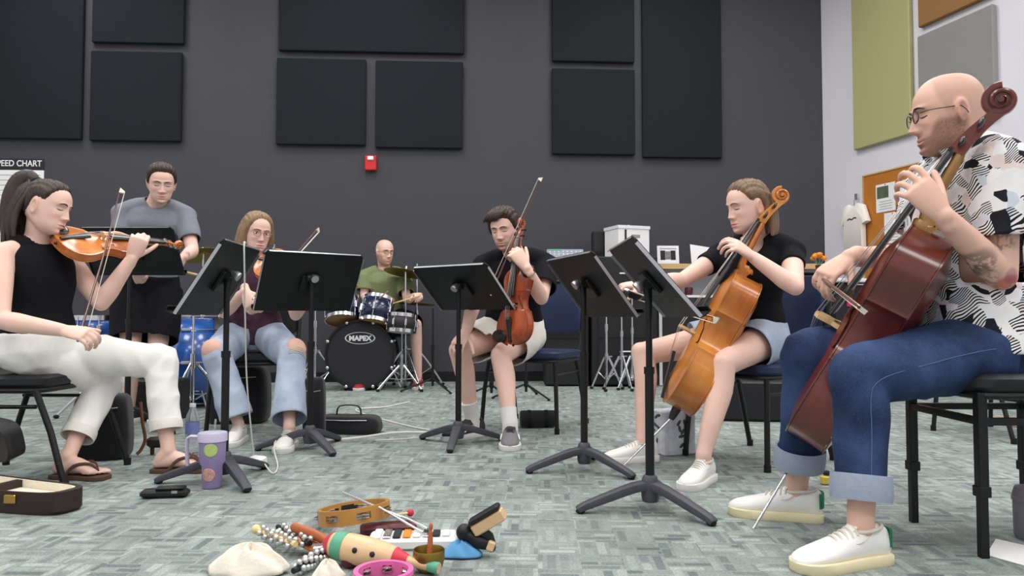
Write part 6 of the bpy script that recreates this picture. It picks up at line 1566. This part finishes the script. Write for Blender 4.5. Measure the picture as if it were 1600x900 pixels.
# ---------------------------------------------------------------- percussion pile
G = 'small percussion on the carpet'
def tambourine(label, c, r, h, tilt, m, jm='chrome', gaps=7):
    t = thing('tambourine', label, 'tambourine', mat=T(*c)@RX(tilt[0])@RY(tilt[1]), group=G)
    mb = MB(); n = 70; th_ = .012; 
    for zz0, zz1 in ((-h/2,-h*.22),(h*.22,h/2)):
        rings = [[(q*math.cos(2*math.pi*i/n), q*math.sin(2*math.pi*i/n), z) for i in range(n)] for q, z in ((r,zz0),(r,zz1),(r-th_,zz1),(r-th_,zz0),(r,zz0))]
        mb.rings(rings, cap0=False, cap1=False)
    for k in range(gaps):                             # posts between slots
        a0 = 2*math.pi*k/gaps; 
        for j in range(6):
            a = a0+j*2*math.pi/gaps/11; b = a0+(j+1)*2*math.pi/gaps/11
            mb.rings([[(q*math.cos(x), q*math.sin(x), z) for q, x in ((r,a),(r,b),(r-th_,b),(r-th_,a))] for z in (-h*.22,h*.22)])
    build('ring', mb, m, t, sharp=30)
    for k in range(gaps):
        a = 2*math.pi*(k+.77)/gaps
        for dz in (-.004,.004):
            mb = MB(); mb.lathe([(.002,.002),(.008,.003),(.018,.0),(.018,-.001),(.008,.0015),(.002,.0)], 14, T((r-.006)*math.cos(a), (r-.006)*math.sin(a), dz), cap0=False, cap1=False); build('jingle', mb, jm, t)
    return t
c = gnd(549, 829); tb = tambourine('wooden tambourine lying behind the pile of percussion', c+V(0,.04,.045), .112, .046, (-6,-7), 'tamb_wood')
mb = MB(); mb.box((-.045,.0935,0), (.075,.012,.030), RZ(24)); build('grip_pad', mb, 'black_vinyl', tb, smooth=False)
c = gnd(599, 921); tambourine('pink plastic tambourine cut by the bottom edge', c+V(0,0,.03), .072, .036, (0,0), 'pink')
# triangle resting on the tambourine
A_, B_, C_ = pt(536,769,2.36), pt(640,812,2.20), pt(668,826,2.16)
t = thing('triangle', 'steel triangle rods resting over the tambourine', 'triangle', (A_.x, A_.y, 0), group=G)
mb = MB(); mb.tube([A_, pt(600,797,2.27), B_, C_], .0035, 8); build('rod', mb, 'chrome', t, world=True)
mb = MB(); mb.tube([pt(592,792,2.26), pt(660,832,2.14)], .0035, 8); build('beater', mb, 'chrome', t, world=True)
# mallet
a, b = gnd(572,826)+V(0,0,.03), gnd(641,811)+V(0,0,.02); t = thing('mallet', 'mallet with round red head beyond the white tray', 'mallet', (a.x, a.y, 0), group=G)
mb = MB(); mb.tube([a, b], .004, 8); build('shaft', mb, 'pale_wood', t, world=True); mb = MB(); mb.ell(b, (.012,.012,.012)); build('mallet_head', mb, 'paint_red', t, world=True)
g_ = gnd(607, 832); t = thing('castanet_case', 'flat dark maroon case under the tambourine edge', 'case', mat=T(g_.x, g_.y, 0)@RZ(12), group=G)
mb = MB(); mb.cbox((0,0,.014), (.17,.06,.028), .008); build('shell', mb, 'maroon', t); mb = MB(); mb.box((0,-.031,.015), (.15,.002,.003)); build('zip', mb, 'black_plastic', t, smooth=False)
# white glockenspiel tray
g_ = gnd(645, 852); t = thing('glockenspiel', 'white toy glockenspiel with bars under the guiro', 'glockenspiel', mat=T(g_.x, g_.y, 0)@RZ(3), group=G)
mb = MB(); mb.cbox((0,0,.015), (.25,.10,.03), .006); build('tray', mb, 'white_plastic', t, smooth=False)
for i in range(8):
    mb = MB(); mb.cbox((-.10+.028*i,.0,.034), (.022,.085-.005*i,.006), .002); build('bar', mb, ('white_plastic','chrome','ink','orange','white_plastic','chrome','ink','white_plastic')[i], t, smooth=False)
# guiro (fish shaped gourd scraper)
a, b = gnd(508, 880)+V(0,0,.055), gnd(686, 902)+V(0,0,.022)
d = b-a; t = thing('guiro', 'pale wooden guiro with red and green painted bands', 'guiro', mat=M4(frame_to(d), a), group=G); L_ = d.length
prof = [(0,0),(.012,.0),(.020,.02),(.030,.06),(.036,.12),(.038,.2),(.039,.35),(.036,.5),(.029,.62),(.019,.70),(.0125,.76),(.0115,.9),(.0135,.97),(.014,1.0),(0,1.0)]
def gr(f): return np.interp(f, [p[1] for p in prof[1:-1]], [p[0] for p in prof[1:-1]])
mb = MB(); mb.lathe([(r_, f*L_) for r_, f in prof], 28); gb = build('gourd', mb, 'guiro_wood', t)
for f0, f1, m_ in ((.0,.07,'paint_red'),(.10,.20,'paint_green'),(.63,.74,'paint_red'),(.91,1.0,'paint_green')):
    mb = MB(); mb.lathe([(gr(f)+.0012, f*L_) for f in np.linspace(f0, f1, 6)], 28, cap0=False, cap1=False); build('painted_band', mb, m_, t)
for f in (.33,.48):
    for an in (-100,):
        inv = M4(frame_to(d), a).to_3x3().inverted(); o_ = (inv@V(-.1,-.85,.25)); o_.z = 0; o_.normalize()
        mb = MB(); mb.ell(o_*(gr(f)-.001)+V(0,0,f*L_), (.0075,.0075,.0075), n=12, m=8); build('sound_hole', mb, 'ink', t)
# wooden clapper
a, b = gnd(462, 862)+V(0,0,.05), gnd(520, 868)+V(0,0,.03); t = thing('wood_clapper', 'reddish wooden clapper handle left of the guiro', 'clapper', (a.x, a.y, 0), group=G)
mb = MB(); mb.tube([a+V(-.005,0,.018), a+(b-a)*.5+V(0,0,.012), b], [(.014,.010),(.015,.010),(.012,.010)], 12, sm=3, cap='round'); build('handle', mb, 'clapper_wood', t, world=True)
mb = MB(); mb.tube([a+V(.01,-.01,-.012), a+(b-a)*.6+V(0,-.012,-.020), b+V(.0,-.01,-.012)], [(.010,.022),(.012,.026),(.010,.02)], 10, cap='round'); build('blade', mb, 'clapper_wood', t, world=True)
# singing bowl and striker
g_ = gnd(670, 893); t = thing('singing_bowl', 'small brass singing bowl beside the blue cloth', 'bowl', (g_.x, g_.y, 0), group=G)
mb = MB(); mb.lathe([(0,.002),(.024,.002),(.036,.014),(.041,.034),(.041,.054),(.039,.058),(.037,.055),(.036,.034),(.03,.016),(0,.008)], 36); build('bowl', mb, 'brass_old', t)
stick('wooden striker standing in the brass bowl', g_+V(.0,0,.012), g_+V(.004,.01,.115), 'clapper_wood', .007, 'bowl_striker', 'striker', G)
# blue cloth
def cloth_heap(name, label, c, rx, ry, h, m, seed, cat='cloth', pinch=0):
    rs = np.random.RandomState(seed); mb = MB(); rings = []; n = 40
    for j in range(9):
        k = 1-j/8; rg = []
        for i in range(n):
            a = 2*math.pi*i/n; wob = 1+.10*math.sin(3*a+seed)+.06*math.sin(7*a+j*.5)
            sx = 1-pinch*max(0, math.cos(a))**2*abs(math.sin(a*1)) 
            z = h*(1-k**2.2)*(1+.18*math.sin(5*a+seed+j)) if j else 0
            rg.append((rx*k*wob*math.cos(a), ry*k*wob*math.sin(a)*(1-pinch*(.5+.5*math.cos(a))), max(.001, z)))
        rings.append(rg)
    mb.rings(rings); o = build(name, mb, m, sub=1); o.location = c; return tag(o, label, cat, G)
cloth_heap('cloth', 'crumpled blue cloth at the right end of the pile', gnd(722, 869), .062, .045, .042, 'blue_cloth', 3)
cloth_heap('cloth_bag', 'large cream cloth bag front left of the pile', gnd(392, 897)+V(0,0,0), .115, .085, .072, 'cream_cloth', 5, 'bag', .45)
cloth_heap('cloth_pouch', 'small cream cloth pouch near the pink tambourine', gnd(512, 905), .045, .05, .045, 'cream_cloth', 8, 'pouch', .2)
# vibraslap-like black clamp with wood block
g_ = gnd(752, 864); t = thing('wood_block', 'black clamp with pale wood block at the right end of the pile', 'wood block', (g_.x, g_.y, 0), group=G)
mb = MB(); mb.cbox(pt(764,815,2.04)-V(g_.x,g_.y,0), (.10,.035,.032), .004, RY(-32)@RZ(-8)); build('block', mb, 'guiro_wood', t, smooth=False)
mb = MB(); mb.cbox(pt(760,809,2.04)-V(g_.x,g_.y,0)+V(-.006,0,.010), (.096,.038,.014), .003, RY(-32)@RZ(-8)); build('rubber_cover', mb, 'black_vinyl', t, smooth=False)
mb = MB(); q0 = pt(726,832,2.06)-V(g_.x,g_.y,0); mb.ell(q0, (.024,.022,.024)); mb.tube([q0, pt(748,846,2.05)-V(g_.x,g_.y,0), pt(766,850,2.05)-V(g_.x,g_.y,0)], [.018,.020,.015], 12, sm=2, cap='round'); mb.tube([pt(745,826,2.05)-V(g_.x,g_.y,0), pt(764,838,2.05)-V(g_.x,g_.y,0), pt(768,856,2.05)-V(g_.x,g_.y,0)], [.016,.014,.012], 10, sm=2, cap='round'); build('clamp', mb, 'black_plastic', t)
mb = MB(); mb.cbox(pt(767,853,2.03)-V(g_.x,g_.y,0), (.020,.020,.026), .003, RY(20)); build('wood_tip', mb, 'guiro_wood', t, smooth=False)
# jingle sticks
def jingle_stick(label, a, b, knob):
    t = thing('jingle_stick', label, 'jingle stick', (a.x, a.y, 0), group=G); d = b-a
    mb = MB(); mb.tube([a, b], .008, 8); build('handle', mb, 'black_plastic' if not knob else 'pale_wood', t, world=True)
    for i in range(6):
        for k in range(4):
            m3 = frame_to(d); an = k*math.pi/2+i*.4; p = a+d*(.2+.14*i)+m3@V(math.cos(an)*.013, math.sin(an)*.013, 0)
            mb = MB(); mb.ell(p, (.0085,.0085,.0085), n=10, m=6); build('bell', mb, 'bell_silver', t, world=True)
    if knob: mb = MB(); mb.ell(a, (.014,.014,.014)); build('knob', mb, 'pale_wood', t, world=True)
jingle_stick('jingle bell stick with pale wooden ball end', gnd(400,846)+V(0,0,.035), gnd(462,874)+V(0,0,.04), True)
jingle_stick('jingle bell stick lying against the wooden clapper', gnd(434,842)+V(0,0,.035), gnd(484,872)+V(0,0,.04), False)
jingle_stick('strap of small bells beside the cream bag', gnd(458,905)+V(0,0,.02), gnd(506,882)+V(0,0,.03), False)
g_ = gnd(500, 878); t = thing('cowbell', 'little grey metal bell among the jingle sticks', 'bell', mat=T(g_.x, g_.y, 0)@RZ(20), group=G)
mb = MB(); mb.cbox((0,0,.026), (.04,.034,.04), .004); build('bell_body', mb, 'chrome_edge', t, smooth=False); mb = MB(); mb.cbox((.006,-.0175,.026), (.018,.002,.020), .001); build('mouth', mb, 'ink', t, smooth=False)
mb = MB(); mb.ell((0,0,.018), (.022,.018,.018)); o = build('egg_shaker', mb, 'maroon', bevel=0); o.location = gnd(546,888); tag(o, 'maroon egg shaker under the guiro', 'shaker', G)
# ---------------------------------------------------------------- background furniture
def cab(px0, px1, y0, y1, z): return pt(px0, 450, y0).x, pt(px1, 450, y0).x
x0, x1 = 1.40, 2.98; zt_ = 1.16
t = thing('storage_cabinet', 'white open-shelf cabinet with wood edge along the dark wall', 'cabinet', ((x0+x1)/2, 7.22, 0)); w_ = x1-x0
mb = MB(); mb.box((0,0,zt_-.012), (w_,.44,.024)); build('top', mb, 'black_vinyl', t, smooth=False)
mb = MB(); mb.box((0,-.225,zt_-.025), (w_,.012,.05)); build('edge_strip', mb, 'tan_wood', t, smooth=False)
mb = MB(); mb.box((0,.205,.58), (w_,.02,1.10)); build('back_panel', mb, 'white_paint', t, smooth=False)
for f in (-.5,0,.5):
    mb = MB(); mb.box((f*(w_-.03),0,.57), (.03,.42,1.13)); build('side_panel', mb, 'white_paint', t, smooth=False)
for z in (.85,.45,.06):
    mb = MB(); mb.box((0,0,z), (w_-.06,.40,.022)); build('shelf', mb, 'white_paint', t, smooth=False)
for sx in (-.25,.25):
    mb = MB(); mb.box((sx*w_,-.212,.40), (w_*.46,.018,.74)); dd = build('door', mb, 'black_vinyl', t, smooth=False)
    mb = MB(); mb.cbox((sx*w_*.2,-.228,.62), (.10,.016,.014), .004); build('handle', mb, 'chrome', dd, smooth=False)
for px, l, m_, s_ in ((1052,'small white pot on the cabinet shelf','white_plastic',.05),(1076,'small dark jar on the cabinet shelf','maroon',.04)):
    q = V(pt(px,430,7.12).x, 7.12, .863); mb = MB(); mb.lathe([(0,0),(s_*.7,0),(s_,s_*.4),(s_,s_*1.6),(s_*.8,s_*1.9),(0,s_*1.9)], 18); o = build('jar', mb, m_); o.location = q; tag(o, l, 'jar')
# photo frame, paper, carton, mixer
def frame_pic(label, px, py, d, w, h, name='picture_frame', cat='picture', tilt=-8, rz=0, pic='photo_grey', border='paper', fr='white_paint'):
    z = zt_+.0; x = pt(px, py, d).x
    t = thing(name, label, cat, mat=T(x, d, z)@RZ(rz)@RX(tilt))
    mb = MB()
    for sx, sz, ww, hh in ((0,h-.012,w,.024),(0,.012,w,.024),(-w/2+.012,h/2,.024,h-.048),(w/2-.012,h/2,.024,h-.048)): mb.box((sx,0,sz), (ww,.018,hh))
    build('frame', mb, fr, t, smooth=False)
    mb = MB(); mb.box((0,.003,h/2), (w-.04,.006,h-.04)); mtt = build('mount', mb, border, t, smooth=False)
    for sx in ((-.24,.24) if pic == 'photo_grey' else (0,)):
        mb = MB(); mb.box((sx*w,-.001,h/2), (w*.22,.004,h*.5)); build('photo', mb, 'ink' if pic == 'photo_grey' else pic, mtt, smooth=False)
    mb = MB(); mb.box((0,-.002,h/2), (w*.24,.004,h*.42)); build('photo', mb, pic, mtt, smooth=False); return t
frame_pic('white framed black and white photograph on the cabinet', 1044, 388, 7.12, .21, .185)
mb = MB(); mb.rings([[(x, y, z) for x, z in ((-.11,0),(.11,0),(.11,.17),(-.11,.20))] for y in (0,.003)]); o = build('paper_sheet', mb, 'paper', smooth=False); o.matrix_world = T(pt(1097,390,7.15).x, 7.15, zt_+.004)@RZ(12)@RX(-10); tag(o, 'white leaning paper beside the framed photograph', 'paper')
bx0 = pt(981, 395, 7.0); 
t = thing('black_cabinet', 'black equipment cabinet behind the front music stands', 'cabinet', (pt(972,450,7.05).x, 7.12, 0))
mb = MB(); mb.cbox((0,0,.62), (.62,.46,1.20), .01); build('cabinet_body', mb, 'black_vinyl', t, smooth=False)
for z in (.25,.62,.98):
    mb = MB(); mb.box((.02,-.232,z), (.54,.012,.32)); dw_ = build('drawer', mb, 'black_vinyl', t, smooth=False); mb = MB(); mb.cbox((.02,-.245,z+.08), (.14,.014,.014), .004); build('handle', mb, 'white_plastic', dw_, smooth=False)
t = thing('carton', 'white cardboard box on the black cabinet by the wall', 'box', mat=T(pt(982,395,7.0).x, 7.10, 1.22)@RZ(20))
mb = MB(); mb.box((0,0,.14), (.33,.28,.28)); build('box_body', mb, 'paper', t, smooth=False)
mb = MB(); mb.box((0,0,.285), (.345,.295,.03)); build('lid', mb, 'white_paint', t, smooth=False)
mb = MB(); mb.cbox((.02,-.142,.20), (.09,.004,.03), .001); build('hand_hole', mb, 'grey_ink', t, smooth=False)
mb = MB(); mb.box((-.09,-.142,.15), (.02,.004,.22)); build('tape', mb, 'ink', t, smooth=False)
mb = MB(); mb.ell((.02,0,.31), (.02,.02,.015), n=10, m=6); build('top_tab', mb, 'tan_wood', t)
t = thing('rack', 'black rack under the grey audio mixer', 'rack', (pt(885,450,7.0).x, 7.15, 0))
mb = MB(); mb.cbox((0,0,.58), (.42,.40,1.14), .01); build('rack_body', mb, 'black_vinyl', t, smooth=False)
mb = MB(); mb.box((0,-.205,.7), (.36,.01,.5)); build('front_panel', mb, 'black_metal', t, smooth=False)
t = thing('audio_mixer', 'grey audio mixer on the rack behind the centre player', 'mixer', mat=T(pt(885,395,7.0).x, 7.05, 1.165)@RX(32))
mb = MB(); mb.cbox((0,.08,.03), (.36,.24,.05), .006); build('chassis', mb, 'mixer_grey', t, smooth=False)
for i in range(8):
    for j in range(3):
        mb = MB(); mb.lathe([(0,.055),(.008,.055),(.007,.072),(0,.072)], 8, T(-.15+.042*i, .0+.06*j, 0)); build('knob', mb, 'white_plastic' if j else 'label_blue', t)
mb = MB(); mb.box((-.10,.175,.057), (.12,.03,.004)); build('display', mb, 'paint_green', t, smooth=False)
t = thing('loudspeaker', 'slim black loudspeaker beside the white cardboard box', 'speaker', (pt(938,390,7.15).x, 7.30, 1.22))
mb = MB(); mb.cbox((0,0,.14), (.13,.14,.28), .01); build('cabinet', mb, 'black_vinyl', t, smooth=False); mb = MB(); mb.lathe([(0,.0),(.045,.0),(.05,.008),(0,.01)], 20, T(0,-.072,.10)@RX(90)); build('cone', mb, 'black_plastic', t)
# desk by the right wall
dx, dy = pt(1300, 450, 6.3).x, 6.35
t = thing('desk', 'white topped desk against the white wall behind the bald cellist', 'desk', mat=T(dx+.08, dy, 0)@RZ(17))
mb = MB(); mb.cbox((0,0,.955), (.50,.60,.03), .006); build('desk_top', mb, 'white_paint', t, smooth=False)
mb = MB(); mb.box((0,.02,.70), (.46,.5,.44)); build('drawer_unit', mb, 'black_vinyl', t, smooth=False)
for sx in (-1,1):
    for sy in (-1,1):
        mb = MB(); mb.box((sx*.21,sy*.25,.24), (.04,.04,.48)); build('leg', mb, 'black_metal', t, smooth=False)
mb = MB(); mb.box((.05,-.235,.66), (.20,.012,.10)); build('drawer_front', mb, 'tan_wood', t, smooth=False)
mb = MB(); mb.box((-.10,-.235,.80), (.05,.012,.12)); build('tag', mb, 'magenta', t, smooth=False)
t = thing('flower_vase', 'orange flowers in a small dark vase on the desk', 'flowers', (pt(1283,398,6.3).x, 6.35, .97))
mb = MB(); mb.lathe([(0,0),(.03,0),(.04,.05),(.025,.10),(.03,.13),(0,.13)], 18); build('vase', mb, 'maroon', t)
for i in range(7):
    a = i*.9; mb = MB(); mb.ell((.045*math.cos(a), .04*math.sin(a), .19+.015*(i%3)), (.028,.028,.02), n=10, m=6); fl = build('flower', mb, 'orange', t); mb = MB(); mb.tube([V(0,0,.12), V(.045*math.cos(a), .04*math.sin(a), .18)], .003, 5); build('stem', mb, 'paint_green', fl)
mb = MB(); mb.lathe([(0,0),(.04,0),(.045,.02),(.045,.10),(.035,.12),(0,.12)], 20); o = build('canister', mb, 'purple_light'); o.location = (pt(1262,430,6.2).x, 6.2, .0); o.location.z = .97; o.location.x = t.location.x-.0; o.location.y = 6.20; tag(o, 'pale purple canister on the desk below the flowers', 'canister')
# cork board, papers, shirt
mm3 = Matrix((RU, V(0,0,1), RW_N)).transposed()
a, b = rw(1350, 275), rw(1500, 400); a2 = rw(1500, 240); z0, z1 = .62, a.z; wd = (a2-a).dot(RU)
cm = M4(mm3, V(a.x, a.y, z0)); t = thing('cork_board', 'large cork notice board on the white wall', 'notice board', mat=cm)
mb = MB(); mb.box((wd/2,(z1-z0)/2,.008), (wd,z1-z0,.016)); build('cork_panel', mb, 'cork', t, smooth=False)
mb = MB()
for cx, cy, ww, hh in ((wd/2,.01,wd,.02),(wd/2,z1-z0-.006,wd,.012),(.006,(z1-z0)/2,.012,z1-z0),(wd-.006,(z1-z0)/2,.012,z1-z0)): mb.box((cx,cy,.012), (ww,hh,.024))
build('frame', mb, 'tan_wood', t, smooth=False)
def pinned(label, px0, py0, px1, py1, photo=None):
    a, b = rw(px0, py0), rw(px1, py1); w2 = (b-a).dot(RU); h2 = a.z-b.z
    t = thing('pinned_sheet', label, 'paper', mat=M4(mm3, V(a.x, a.y, b.z)+RW_N*.018), group='sheets on the cork board')
    mb = MB(); mb.box((w2/2,h2/2,.001), (w2,h2,.002)); build('sheet', mb, 'paper', t, smooth=False)
    if photo: mb = MB(); mb.box((w2*.36,h2*.70,.0025), (w2*.6,h2*.42,.001)); build('printed_photo', mb, photo, t, smooth=False)
    for j in range(4): mb = MB(); mb.box((w2*.5,h2*(.1+.09*j),.0025), (w2*(.7-.1*(j%2)),h2*.02,.001)); build('text_line', mb, 'grey_ink', t, smooth=False)
    mb = MB(); mb.ell((w2*.5,h2*.96,.004), (.006,.006,.005), n=8, m=5); build('pin', mb, 'red_plastic', t)
pinned('white sheet with a dark photo pinned to the cork board', 1371, 290, 1402, 328, 'photo_green'); pinned('white sheet half behind the cellist\'s hand on the cork board', 1407, 283, 1440, 318); pinned('white sheet low on the cork board behind the fingerboard', 1384, 334, 1412, 378)
c = rw(1343, 352)+RW_N*.03; hs_ = M4(mm3, c)
t = thing('hung_shirt', 'cream printed t-shirt hung on the white wall', 'shirt', mat=hs_)
oy = [(-.06,.21),(-.13,.185),(-.19,.02),(-.135,-.0),(-.12,.06),(-.125,-.30),(.125,-.30),(.12,.06),(.135,.0),(.19,.02),(.13,.185),(.06,.21),(.03,.185),(-.03,.185)]
mb = MB(); mb.rings([[(x*k, y*k, z) for x, y in oy] for z, k in ((.005,.98),(.02,1),(.045,1),(.06,.95))]); build('shirt_body', mb, 'cloth_cream', t, sharp=60)
mb = MB(); mb.tube([V(-.06,.05,.0625), V(-.03,.062,.0625), V(0,.052,.0625), V(.03,.066,.0625), V(.06,.06,.0625)], [(.006,.001)]*5, 6, sm=3, side=V(0,1,0)); build('print', mb, 'ink', t)
mb = MB(); mb.tube([V(0,.19,.03), V(0,.24,.03), V(0,.27,.01)], .004, 6); mb.box((0,.28,.008), (.02,.06,.016)); build('hanger_hook', mb, 'grey_plastic', t)
# tempo chart on back wall, far left
a, b = bw(-60, 247), bw(66, 395); wd = (b-a).dot(BW_U); ht_ = a.z-b.z; cm = M4(Matrix((BW_U, V(0,0,1), BW_N)).transposed(), V(a.x, a.y, b.z))
t = thing('wall_chart', 'white speed chart poster with black header on the dark wall', 'poster', mat=cm)
hd_ = .115; mb = MB(); mb.box((wd/2,(ht_-hd_)/2,.004), (wd,ht_-hd_,.008)); build('sheet', mb, 'paper', t, smooth=False)
mb = MB(); mb.box((wd/2,ht_-hd_/2,.004), (wd,hd_,.008)); build('header', mb, 'ink', t, smooth=False)
text_mesh('SPEED CHART', .085, T(wd-.02,ht_-.05,.0085), 'paper', t, 'header_lettering', bold=.001, sx=.86, align='RIGHT')
for j in range(13):
    mb = MB(); mb.box((wd/2,ht_-hd_-.05-.05*j,.0085), (wd*.92,.006,.001)); build('text_line', mb, 'grey_ink', t, smooth=False)
